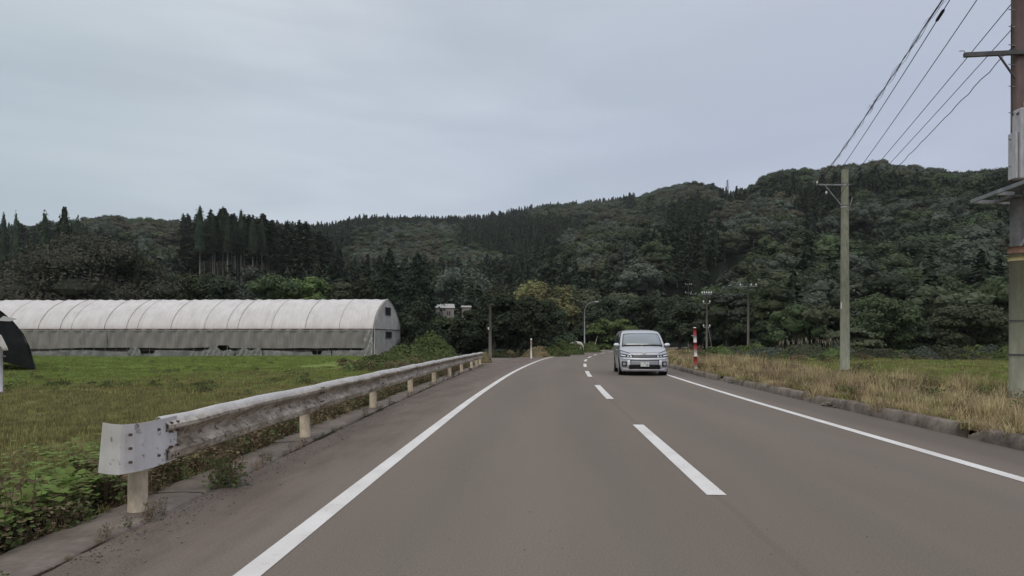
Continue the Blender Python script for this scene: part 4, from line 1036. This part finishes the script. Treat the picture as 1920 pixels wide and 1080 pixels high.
# near utility pole
NP = Vector((10.49, 14.25, 0))
np_ = empty('utility_pole', NP, 'near utility pole with brown upper part, pale cabinet and bare crossarm', 'utility pole')
MB().tube([(0, 0, -.3), (0, 0, 3.2)], [.155, .150], 24).build('lower_pole', concrete_pole, np_)
MB().tube([(0, 0, 3.2), (0, 0, 4.7)], [.135, .132], 20).build('middle_pole', darksteel, np_)
MB().tube([(0, 0, 4.7), (0, 0, 11.6)], [.125, .105], 20).build('upper_pole', brownpole, np_)
MB().tube([(0, 0, 3.16), (0, 0, 3.30)], .178, 24).build('band', rust, np_)
MB().tube([(0, 0, 3.00), (0, 0, 3.10)], .171, 24).build('band', mat('yellow_band', rough=.7, build=worn((.24, .19, .09), (.34, .28, .15), 6)), np_)
for z in (1.75, 1.05): MB().tube([(0, 0, z), (0, 0, z+.03)], .169, 24).build('strap', darksteel, np_)
mb = MB(); mb.box((.12, -.15, 5.38), (.52, .26, 1.45)); mb.build('cabinet', palebox, np_, bevel=.03)
MB().box((.0, -.29, 5.38), (.03, .05, 1.40)).build('seam', galv, np_)
MB().box((-.185, -.12, 5.15), (.05, .22, .95)).build('side_plate', palebox, np_, bevel=.01)
MB().tube([(-.17, -.2, 5.98), (.05, -.3, 6.14), (.35, -.26, 6.3)], .022, 8).build('cabinet_strap', darksteel, np_)
MB().box((.16, -.1, 6.2), (.26, .22, .12)).build('cabinet_cap', palebox, np_, bevel=.02)
pl = [((-.46, .75), (-.70, -1.25)), ((.14, .82), (-.10, -1.2)), ((-.46, .75), (1.2, .92)), ((-.55, -.1), (1.1, .1)), ((-.70, -1.25), (1.0, -1.05)), ((1.2, .92), (1.0, -1.05))]
for a, b in pl: MB().bar((*a, 4.39), (*b, 4.39), .05, .075).build('platform_beam', galv, np_)
MB().box((.3, .1, 4.33), (.9, .5, .05)).build('platform_plate', darksteel, np_)
MB().bar((.45, -.5, 4.36), (-.05, -.12, 3.28), .045, .045).build('brace', galv, np_)
MB().bar((-1.20, -.14, 7.22), (1.3, -.14, 7.34), .075, .085).build('crossarm', darksteel, np_)
MB().bar((-.52, -.17, 7.22), (-.12, -.10, 6.75), .03, .03).build('arm_brace', darksteel, np_)
MB().tube([(-1.30, -.14, 7.30), (-1.22, -.16, 7.30), (-1.18, -.14, 7.22)], .010, 5).build('hook', galv, np_)
for z in (8.18, 7.83, 7.45, 7.0+.05, 6.6, 6.05, 5.5, 4.95, 7.8-.5, 8.6, 9.1):
    sx = -1
    MB().tube([(-.10*1, -.06, z), (-.26, -.10, z)], .009, 5).build('step_bolt', galv, np_)
    MB().tube([(.10, -.06, z-.2), (.26, -.10, z-.2)], .009, 5).build('step_bolt', galv, np_)
MB().tube([(-.145, -.02, 7.9), (-.15, -.03, 7.2), (-.16, -.05, 6.6), (-.15, -.06, 6.0)], .012, 5).build('cable_drop', wirem, np_)
MB().bar((-1.3, -.1, 9.75), (.9, -.1, 9.75), .075, .085).build('crossarm', darksteel, np_)
mb = MB(); [insulator(mb, (q, -.1, 9.8)) for q in (-1.2, -.75, -.3, .7)]; mb.build('insulators', insul, np_)
# tall concrete pole
YP = 31.0; PX = (1584-U0)*YP/F; P2 = Vector((PX, YP, 0))
pp = empty('utility_pole', P2, 'tall grey green concrete pole with one short arm at its top', 'utility pole')
MB().tube([(0, 0, -.2), (0, 0, 3), (0, 0, 9.05), (0, 0, 9.12)], [.205, .19, .148, .14], 24).build('shaft', concrete_pole, pp)
ARM = H0+(V0-346)*YP/F
MB().bar((-1.28, 0, ARM), (.0, 0, ARM-.02), .05, .06).build('arm', galv, pp)
MB().bar((-.9, 0, ARM-.03), (-.12, 0, ARM-.98), .035, .035).build('arm_brace', galv, pp)
for z in (ARM, ARM-1.0): MB().tube([(0, 0, z-.05), (0, 0, z+.05)], .172, 20).build('band', galv, pp)
MB().bar((.15, -.05, ARM-1.18), (.32, -.05, ARM-.6), .03, .03).build('bracket', galv, pp)
mb = MB(); insulator(mb, (-1.25, 0, ARM+.02), .8); insulator(mb, (-.85, -.03, ARM-.45), .9); mb.build('insulators', insul, pp)
for k in range(8): MB().tube([(-.0, -.17, 1.9+k*.75), (0, -.20, 1.9+k*.75)], .016, 6).build('step_socket', black, pp)
MB().box((-.185, -.06, 2.95), (.03, .08, .30)).build('number_plate', whitep, pp)
# overhead wires between the two poles
def wire(name, a, b, sag, r, label, wob=0., n=40, group=None):
    a, b = Vector(a), Vector(b); pts = []
    for k in range(n+1):
        t_ = k/n; p = a.lerp(b, t_); p.z -= 4*sag*t_*(1-t_); 
        if wob: p += Vector((wob*math.sin(k*1.9), 0, wob*math.cos(k*2.3)))
        pts.append(p)
    o = MB().tube(pts, r, 5).build(name, wirem); return tag(o, label, 'overhead wire', 'overhead wires between the near and the tall concrete pole')
def PP(u, v, Y=14.2): return P(u, v, Y)
W_ = [((1533, 346), (1797, -48), .10, .011, 0, 'thick tangled cable bundle, leftmost of the overhead wires'),
      ((1557, 345), (1803, -36), .10, .011, 0, 'single wire just right of the tangled cable bundle'),
      ((1577, 362), (1880, -72), .10, .011, 0, 'overhead wire third from the cable bundle, passing off the top edge'),
      ((1590, 372), (1904, -2), .05, .010, 0, 'topmost of the wires ending on the near brown pole'),
      ((1592, 388), (1904, 47), .04, .009, 0, 'middle wire ending at the near brown pole under the top one'),
      ((1594, 402), (1900, 86), .05, .010, .014, 'lowest wavy wire ending at the crossarm of the near pole')]
for (a, b, sg, r, wb, lb) in W_:
    o = wire('overhead_wire', PP(*a, YP), PP(*b), sg, r, lb, wb)
a, b = PP(1533, 346, YP), PP(1797, -48)
cb = [o for o in SC.collection.objects if o.get('label', '').startswith('thick tangled')][0]
mb = MB()
for q in range(3):
    pts = []
    for k in range(161):
        t_ = k/160; p = a.lerp(b, t_); p.z -= .4*t_*(1-t_)+.02*q; p += Vector((.022*math.sin(k*(.31+.11*q)+q*2)+.02*q-.02, 0, .022*math.cos(k*(.43+.07*q)+q))); pts.append(p)
    mb.tube(pts, .006, 4)
for k in range(45):
    t_ = random.random(); p = a.lerp(b, t_); p.z -= .4*t_*(1-t_); d = Vector((random.uniform(-.09, .05), random.uniform(-.5, .5), random.uniform(-.14, .06))); mb.tube([p, p+d*.6, p+d+Vector((.02, 0, .03))], .004, 3)
mb.build('wrapped_strands', wirem, cb)
p = PP(1557, 345, YP).lerp(PP(1803, -36), .90); q = PP(1557, 345, YP).lerp(PP(1803, -36), .935); mb = MB(); dz = Vector((0, 0, -.03)); mb.tube([p+dz, p.lerp(q, .15)+dz, p.lerp(q, .85)+dz, q+dz], [.011, .035, .035, .011], 10)
mb.build('splice_case', wirem, [o for o in SC.collection.objects if o.get('label', '').startswith('single wire')][0])
mb = MB(); e = PP(1533, 346, YP); mb.tube([e, e+Vector((.02, .2, -.5)), e+Vector((.0, 1.5, -1.2))], .012, 4); o = mb.build('overhead_wire', wirem); tag(o, 'short cable drooping from the arm end of the tall concrete pole', 'overhead wire')

def t_pole(u, Y, vt, arms, label, rad=.10, m=woodpole, ins=3, vb=None):
    X = (u-U0)*Y/F; zt = H0+(V0-vt)*Y/F; t = empty('utility_pole', (X, Y, 0), label, 'utility pole')
    MB().tube([(0, 0, -.3), (0, 0, zt)], [rad*1.25, rad], 10).build('shaft', m, t)
    for dz, hw, ni in arms:
        MB().bar((-hw, 0, zt-dz), (hw, 0, zt-dz), .09, .10).build('crossarm', galv, t)
        mb = MB()
        for k in range(ni): insulator(mb, (-hw*.93+1.86*hw*k/max(1, ni-1) if ni != 3 else (-hw*.93, hw*.35, hw*.93)[k], 0, zt-dz+.04), 1.9 if Y < 100 else 1.2)
        mb.build('insulators', insul, t)
    return t
t_pole(1403, 88, 536, [(.05, 1.08, 3)], 'small pole with a T crossarm and three white insulators', .13)
t = t_pole(1325, 84, 551, [(.05, .6, 5), (1.15, .42, 2), (4.1, .4, 2)], 'slim pole with stacked crossarms right of the marker pole', .10)
MB().bar((.1, 0, 3.5), (.75, 0, 0), .05, .05).build('stay', galv, t)
t_pole(1291, 128, 533, [(.05, .6, 3), (1.6, .6, 2)], 'distant twin armed pole above the van, half hidden by trees', .11)
t_pole(1300, 120, 551, [(.05, .5, 2)], 'distant low pole beside the twin armed one', .10)
t = t_pole(919, 54, 570, [], 'weathered wooden post without wires at the side road', .10)
MB().bar((-.25, 0, 4.15), (.3, 0, 4.25), .05, .05).build('stub_arm', woodpole, t)
MB().box((-.13, -.1, 2.35), (.10, .06, .2)).build('tag_plate', whitep, t)

# street lamp
lp = empty('street_lamp', ((1096-U0)*100/F, 100, 0), 'grey curved arm street lamp inside the bend, unlit', 'street lamp')
MB().tube([(0, 0, -.1), (0, 0, 5.2), (.03, 0, 5.9), (.22, 0, 6.45), (.62, 0, 6.85), (1.15, 0, 7.05), (1.55, 0, 7.12)], [.10, .08, .075, .07, .06, .055, .05], 10).build('pole', galv, lp)
o = MB().box((1.75, 0, 7.10), (.62, .26, .14)).build('lamp_head', palebox, lp, bevel=.04); MB().box((1.78, 0, 7.02), (.44, .18, .03)).build('lens', mat('lamp_lens', (.5, .5, .48), .3), o)

# striped snow pole, white delineator, curved rail end
def P0(u, v): Y = F*H0/(v-V0); return Vector(((u-U0)*Y/F, Y, 0))
sp_ = P0(1305, 696); so_ = empty('marker_pole', sp_, 'red and white banded roadside marker pole behind the far kerb', 'marker pole')
zs = [0, .31, .66, .98, 1.29, 1.60, 1.94]; tl = -.03
for k in range(6): MB().tube([(tl*zs[k], 0, zs[k]), (tl*zs[k+1], 0, zs[k+1])], .070, 16).build('band', whitep if k % 2 == 0 else redp, so_)['label'] = 'white band' if k % 2 == 0 else 'red band'
MB().tube([(tl*1.94, 0, 1.94), (tl*2, 0, 1.97), (tl*2, 0, 1.98)], [.07, .06, .01], 16).build('cap', whitep, so_)
MB().box((-.15, -.02, 1.60), (.13, .03, .06)).build('reflector_bracket', galv, so_)
d_ = P0(996, 672); dl = empty('delineator_post', d_, 'thin white delineator post with a reddish top by the junction corner', 'delineator')
MB().tube([(0, 0, 0), (0, 0, 1.22)], .065, 12).build('post', whitep, dl); MB().tube([(0, 0, 1.22), (0, 0, 1.44)], .067, 12).build('reflector_band', mat('faded_red', (.40, .22, .19), .6), dl); MB().tube([(0, 0, 1.44), (0, 0, 1.56), (0, 0, 1.58)], [.065, .06, .01], 12).build('cap', whitep, dl)
cr_ = empty('curved_rail_end', ((1084-U0)*78/F, 78, 0), 'white curved end of a guardrail sunk in shrubs by the bend', 'guardrail')
MB().grid([[(a, b, z) for z in (z0, z0+.16, z0+.32)] for a, b, z0 in ((-1.2, .3, .72), (-.7, .1, .92), (-.1, -.05, 1.02), (.35, 0, .95), (.6, .1, .62), (.65, .15, .2))]).build('rail', whitep, cr_, solid=.03)
for q in (-.8, .3): MB().tube([(q, .15, 0), (q, .15, 1.1)], .07, 10).build('post', postm, cr_)
lg = empty('leaning_stake', ((1112-U0)*86/F, 86, 0), 'thin pale stake leaning among weeds inside the bend', 'stake'); MB().tube([(0, 0, 0), (.55, 0, 2.0)], .04, 6).build('stake', whitep, lg)

# houses half hidden in the trees, and the pylon on the skyline
hw_ = mat('house_wall', rough=.8, build=worn((.24, .20, .17), (.36, .32, .28), .6)); hr_ = mat('house_roof', rough=.6, build=worn((.36, .35, .34), (.46, .45, .44), 1)); hwin = mat('house_window', (.03, .035, .04), .15, spec=.6); hbr = mat('house_brown', rough=.8, build=worn((.20, .13, .10), (.28, .19, .15), 1))
def house(u, Y, vb, wd, ht, dp, label, rz=0., roof=1.3, wallm=None):
    t = empty('house', P(u, vb, Y), label, 'house', rz=rz); zb = t.location.z
    MB().box((0, 0, ht/2-.0), (wd, dp, ht)).build('wall', wallm or hw_, t); MB().box((0, 0, -4), (wd*.99, dp*.99, 8)).build('foundation', concrete, t)
    e = .18; mb = MB(); mb.add([(-wd/2-e, -dp/2-e, ht), (wd/2+e, -dp/2-e, ht), (wd/2+e, dp/2+e, ht), (-wd/2-e, dp/2+e, ht), (-wd/2-e, 0, ht+roof), (wd/2+e, 0, ht+roof)], [(0, 1, 5, 4), (2, 3, 4, 5), (0, 4, 3), (1, 2, 5), (0, 3, 2, 1)]); mb.build('roof', hr_, t)
    for k in range(2):
        o = MB().box((-wd*.22+k*wd*.42, -dp/2-.02, ht*.55), (wd*.2, .06, ht*.35)).build('window', hwin, t); MB().box((-wd*.22+k*wd*.42, -dp/2-.06, ht*.55), (.08, .05, ht*.35)).build('mullion', hw_, o)
    return t
house(833, 132, 600, 3.4, 2.2, 5, 'white walled house with pale roof half hidden behind the leafy tree', .15, wallm=hw_, roof=.9)
house(874, 134, 601, 1.6, 2.5, 4, 'narrow pale shed right of the white walled house', .1, roof=.4)
house(1305, 118, 578, 1.5, .75, 3, 'small white roofed shed above the slim stacked pole', 0, roof=.35)
py_ = empty('pylon', P(1364, 372, 620), 'thin lattice pylon on the skyline between the two hill crests', 'pylon'); hh = (372-337)*620/F
for a, b in ((-1, -1), (-1, 1), (1, -1), (1, 1)): MB().bar((a*1.5, b*1.5, -6), (a*.25, b*.25, hh), .22).build('leg', galv, py_)
for k in range(5):
    z0 = k*hh/5; z1 = (k+1)*hh/5; r0 = 1.5-1.25*(z0+6)/(hh+6); r1 = 1.5-1.25*(z1+6)/(hh+6)
    mb = MB(); [mb.bar((-r0*s_, q*r0, z0), (r1*s_, q*r1, z1), .12) for s_ in (-1, 1) for q in (-1, 1)]; mb.build('lattice', galv, py_)
for z, w2 in ((.62, 2.2), (.78, 1.9), (.93, 1.5)): MB().bar((-w2, 0, hh*z), (w2, 0, hh*z), .2).build('crossarm', galv, py_)

# ------------------------------------------------------------------ van
def f_paint(t, p):
    p.inputs['Coat Weight'].default_value = .6; p.inputs['Coat Roughness'].default_value = .12
paint = mat('silver_paint', (.52, .525, .55), .30, .4, .5, build=f_paint)
whitep2 = mat('bright_trim', (.74, .75, .78), .28, .3, .5)
glassm = mat('van_glass', (.030, .040, .048), .06, 0, .9)
def f_ws(t, p): p.inputs['Coat Weight'].default_value = 1; p.inputs['Coat IOR'].default_value = 2.0; p.inputs['Coat Roughness'].default_value = .04
wsm = mat('windscreen_glass', (.12, .15, .165), .08, 0, .9, build=f_ws)
trim = mat('black_trim', (.02, .02, .022), .5); greytrim = mat('grey_bumper_insert', (.30, .30, .33), .4, .3); lampg = mat('lamp_glass', (.42, .44, .48), .12, .3, .8); lampd = mat('lamp_dark', (.045, .045, .055), .2, .3); amber = mat('amber_lens', (.5, .25, .06), .2); platem = mat('plate_white', (.72, .72, .70), .5); plateg = mat('plate_digits', (.03, .14, .07), .5); rub_ = mat('tyre_rubber', (.02, .02, .02), .85); rimm = mat('alloy_rim', (.45, .45, .47), .3, .8)
chrome = mat('chrome', (.62, .63, .65), .18, .9)
van = empty('van', (5.14, 26.6, 0), 'silver minivan with tall windscreen coming round the bend in the far lane', 'van', rz=-.088)
cp = [(.10, .19), (.0, .24), (-.02, .42), (.0, .60), (.04, .74), (.09, .84), (.20, .93), (.42, 1.02), (.70, 1.10), (.92, 1.16), (1.25, 1.40), (1.60, 1.62), (1.85, 1.73), (2.15, 1.79), (2.8, 1.83), (3.8, 1.82), (4.45, 1.78), (4.72, 1.68), (4.80, 1.2), (4.83, .6), (4.80, .25)]
zl = [0, .2, .4, .7, 1.0, 1.15, 1.5, 1.7, 1.8, 1.85]; wl = [.87, .88, .915, .93, .92, .895, .83, .775, .725, .67]
def xw(z): return float(np.interp(z, zl, wl))
cpa = np.array(cp); cl_ = np.concatenate([[0], np.cumsum(np.hypot(*np.diff(cpa, axis=0).T))])
def spt(d):       # point on the centre profile at length d
    return float(np.interp(d, cl_, cpa[:, 0])), float(np.interp(d, cl_, cpa[:, 1]))
def surf(t_, d, off=0.):
    y_, z = spt(d); w_ = xw(z); front = max(0, 1-y_/2.4)
    y2 = y_+(.24*abs(t_)**4+.07*t_*t_)*front*(1 if z < 1.2 else .6)
    z2 = z-(.045*abs(t_)**4 if z > .85 else 0)
    y3, z3 = spt(d+.02); n = Vector((0, -(z3-z), y3-y_)).normalized(); n += Vector((t_*.25*front, 0, 0))
    return Vector((t_*w_, y2, z2))+n*off
nd = 90; nt_ = 18; ds = np.linspace(0, cl_[-1], nd)
rows_ = [[surf(-1+2*j/nt_, d) for j in range(nt_+1)] for d in ds]
mb = MB(); mb.grid(rows_)
for side in (0, -1):
    edge = [r[side] for r in rows_]; ed = [p for p in edge if p.y < 4.83]; ed.sort(key=lambda p: 0); 
    # side skin: columns at stations along y, from sill up to the edge curve
    ys_ = np.linspace(edge[5].y+.0, 4.80, 40); sg = -1 if side == 0 else 1
    ey = np.array([p.y for p in edge]); ez = np.array([p.z for p in edge]); m0 = int(np.argmin(ey)); m1 = int(np.argmax(ey))
    ez_i = np.interp(ys_, np.maximum.accumulate(ey[m0:m1+1]), ez[m0:m1+1]); cols = []
    for yv, zt in zip(ys_, ez_i):
        cols.append([(sg*xw(.2+(zt-.2)*k/12), yv, .2+(zt-.2)*k/12) for k in range(13)])
    mb.grid(cols)
mb.build('body', paint, van)
MB().box((0, 2.5, .24), (1.66, 4.3, .16)).build('underbody', trim, van)
def dz_(z): # length along front profile for a height z (front part)
    return float(np.interp(z, cpa[:14, 1], cl_[:14]))
def patch(name, t0, t1, lo, hi, m, off=.012, parent=None, n=12, k=5):
    rows_ = []
    for i in range(n+1):
        t_ = t0+(t1-t0)*i/n; a, b = lo(t_), hi(t_); rows_.append([surf(t_, dz_(a+(b-a)*j/k), off) for j in range(k+1)])
    return MB().grid(rows_).build(name, m, parent or van, solid=.006)
c_ = lambda v: (lambda t: v)
patch('windscreen_surround', -.90, .90, c_(1.150), c_(1.665), trim, .006)
patch('windscreen', -.86, .86, c_(1.175), lambda t: 1.64-.02*t*t, wsm, .016)
for t0, t1 in ((-.75, -.08), (.0, .66)):
    patch('wiper', t0, t1, lambda t, t0=t0: 1.168+.012*(t-t0), lambda t, t0=t0: 1.180+.012*(t-t0), trim, .03, k=1)
patch('hood_seam', -.86, .86, lambda t: .885+.05*abs(t), lambda t: .893+.05*abs(t), greytrim, .004, k=1)
for sgn in (-1, 1):
    a, b = (-.99, -.50) if sgn < 0 else (.50, .99); q = (lambda t: (abs(t)-.50)/.49)
    o = patch('headlight', a, b, lambda t: .685+.045*q(t), lambda t: .80+.235*q(t)**.8, mat('headlight_shell', (.10, .105, .12), .2, .3), .012)
    patch('lens_upper', a+.02, b-.02, lambda t: .765+.10*q(t), lambda t: .785+.195*q(t)**.8, lampg, .020, o)
    patch('lens_lower', a+.02, b-.02, lambda t: .712+.05*q(t), lambda t: .745+.07*q(t), whitep2, .020, o)
    for tt in (.62, .74): s_ = surf(sgn*tt, dz_(.765), .022); MB().tube([s_, s_+Vector((0, -.02, 0))], .032, 12).build('projector', lampd, o)
    f1 = (-.94, -.74) if sgn < 0 else (.74, .94)
    patch('fog_recess', f1[0], f1[1], c_(.36), c_(.56), trim, .012)
    s_ = surf(sgn*.84, dz_(.46), .03); fo = MB().tube([s_, s_+Vector((0, -.03, 0))], .058, 14).build('fog_lamp', lampg, van)
    MB().tube([s_+Vector((0, -.028, 0)), s_+Vector((0, -.034, 0))], .03, 10).build('bulb', chrome, fo)
    patch('bumper_strake', *((-.70, -.60) if sgn < 0 else (.60, .70)), c_(.34), c_(.60), whitep2, .03)
    # mirrors
    m_ = MB(); cxm = sgn*1.01; m_.tube([(cxm-.10, 1.17, 1.20), (cxm-.06, 1.15, 1.20), (cxm+.06, 1.15, 1.20), (cxm+.10, 1.17, 1.20)], [.03, .068, .068, .03], 12); mo = m_.build('mirror', whitep2, van)
    MB().bar((sgn*.88, 1.25, 1.13), (sgn*1.0, 1.20, 1.16), .05, .05).build('mirror_arm', trim, mo)
    # side glass and door seams
    x0 = sgn; 
    def sq(name, y0, y1, z0, z1, m, o=.008, z1b=None):
        P1 = []
        for i in range(9):
            yv = y0+(y1-y0)*i/8; zt = z1+((z1b or z1)-z1)*i/8; P1.append([(sgn*(xw(z0+(zt-z0)*j/4)+o), yv, z0+(zt-z0)*j/4) for j in range(5)])
        return MB().grid(P1).build(name, m, van, solid=.004)
    sq('quarter_glass', 1.12, 1.52, 1.14, 1.20, glassm, z1b=1.46); sq('front_side_glass', 1.56, 2.45, 1.12, 1.48, glassm, z1b=1.66); sq('rear_side_glass', 2.52, 3.55, 1.12, 1.66, glassm); sq('cargo_glass', 3.62, 4.5, 1.12, 1.64, glassm, z1b=1.6)
    for yv in (1.45, 2.48, 3.58): sq('door_seam', yv, yv+.012, .3, 1.1, trim, .004)
    sq('sill', 1.2, 3.5, .20, .27, greytrim, .012)
    for yv in (2.3, 2.62): o = MB().box((sgn*.935, yv, .98), (.03, .16, .03)).build('door_handle', chrome, van, bevel=.008)
    for yv in (.93, 3.85):
        wv = MB(); wv.tube([(sgn*.66, yv, .33), (sgn*.885, yv, .33)], .335, 28); wh = wv.build('wheel', rub_, van, bevel=.02)
        MB().tube([(sgn*.885, yv, .33), (sgn*.893, yv, .33)], .225, 24).build('rim', rimm, wh)
        mb = MB()
        for k in range(5): a = k*1.2566; mb.bar((sgn*.897, yv, .33), (sgn*.897, yv+.2*math.cos(a), .33+.2*math.sin(a)), .05, .03)
        mb.build('spokes', chrome, wh)
        ac = MB(); ac.tube([(sgn*.90, yv, .345), (sgn*.938, yv, .345)], .395, 28); ac.build('wheel_arch', trim, van)
        MB().tube([(sgn*.92, yv, .33), (sgn*.942, yv, .33)], .335, 28).build('tyre', rub_, wh)
        MB().tube([(sgn*.93, yv, .33), (sgn*.946, yv, .33)], .225, 24).build('rim', rimm, wh)
go = patch('grille', -.54, .54, lambda t: .690, lambda t: .808-.02*t*t, lampd, .014)
for zz in (.715, .742, .770): patch('grille_bar', -.48, .48, c_(zz), c_(zz+.010), greytrim, .020, go, k=1)
patch('bonnet_trim', -.52, .52, lambda t: .806-.02*t*t, lambda t: .826-.02*t*t, chrome, .014, k=1)
patch('bumper_band', -.96, .96, lambda t: .615+.03*t*t, lambda t: .682+.03*t*t, whitep2, .030)
patch('bumper_shadow_gap', -.66, .66, c_(.590), c_(.614), trim, .012, k=1)
patch('bumper_insert', -.62, .62, c_(.42), c_(.592), greytrim, .010)
patch('air_intake', -.66, .66, lambda t: .265, lambda t: .425-.01*abs(t), black, .032)
patch('lower_lip', -.97, .97, c_(.195), lambda t: .262+.05*abs(t)**4, whitep2, .030)
em = surf(0, dz_(.835), .03)
eb = MB(); eb.tube([em+Vector((.07*math.cos(a), -.0, .032*math.sin(a))) for a in np.linspace(0, 6.283, 17)], .008, 6, cap=False); eb.bar(em+Vector((-.05, -.004, -.018)), em+Vector((.05, -.004, .018)), .012); eb.bar(em+Vector((-.01, -.004, -.022)), em+Vector((.01, -.004, .022)), .012)
eb.build('emblem', chrome, van)
pz = surf(0, dz_(.445), .04); pt = MB().box(pz+Vector((0, -.01, 0)), (.33, .012, .165)).build('number_plate', platem, van, bevel=.004)
SEG = {'0': 'abcdef', '1': 'bc', '2': 'abged', '3': 'abgcd', '4': 'fgbc', '5': 'afgcd', '6': 'afgedc', '7': 'abc', '8': 'abcdefg', '9': 'abcfgd'}
def digits(txt, x0, zc, w_, h_, th, par, gap):
    mb = MB(); x_ = x0
    for ch in txt:
        if ch == '-': mb.box((x_+w_/2, pz.y-.0185, zc), (w_*.6, .003, th)); x_ += w_+gap; continue
        if ch == '.': mb.box((x_+w_/2, pz.y-.0185, zc), (th*1.3, .003, th*1.3)); x_ += w_+gap; continue
        g_ = {'a': (0, h_/2, 1), 'd': (0, -h_/2, 1), 'g': (0, 0, 1), 'f': (-w_/2, h_/4, 0), 'e': (-w_/2, -h_/4, 0), 'b': (w_/2, h_/4, 0), 'c': (w_/2, -h_/4, 0)}
        for s_ in SEG[ch]:
            a, b, hz = g_[s_]; mb.box((x_+w_/2+a, pz.y-.0185, zc+b), (w_+th if hz else th, .003, th if hz else h_/2+th))
        x_ += w_+gap
    mb.build('digits', plateg, par)
digits('..13', -.125, pz.z-.02, .042, .07, .011, pt, .024); digits('33', -.03, pz.z+.055, .018, .028, .005, pt, .012)
MB().box((-.45, 1.35, 1.16), (.3, .12, .05)).build('dashboard_item', greytrim, van)
MB().tube([(.35, 4.3, 1.80), (.35, 4.42, 1.92)], .008, 5).build('antenna', trim, van)

# ------------------------------------------------------------------ damp valley air
hz = MB().box((0, 420, 128), (2400, 1100, 262)).build('haze', None); tag(hz, kind='stuff')
hm = bpy.data.materials.new('haze'); hm.use_nodes = True; hm.node_tree.nodes.clear(); pv = hm.node_tree.nodes.new('ShaderNodeVolumePrincipled'); pv.inputs['Color'].default_value = (.91, .93, .93, 1); pv.inputs['Density'].default_value = HAZE; pv.inputs['Anisotropy'].default_value = .3
ho = hm.node_tree.nodes.new('ShaderNodeOutputMaterial'); hm.node_tree.links.new(pv.outputs[0], ho.inputs['Volume']); hz.data.materials.append(hm)
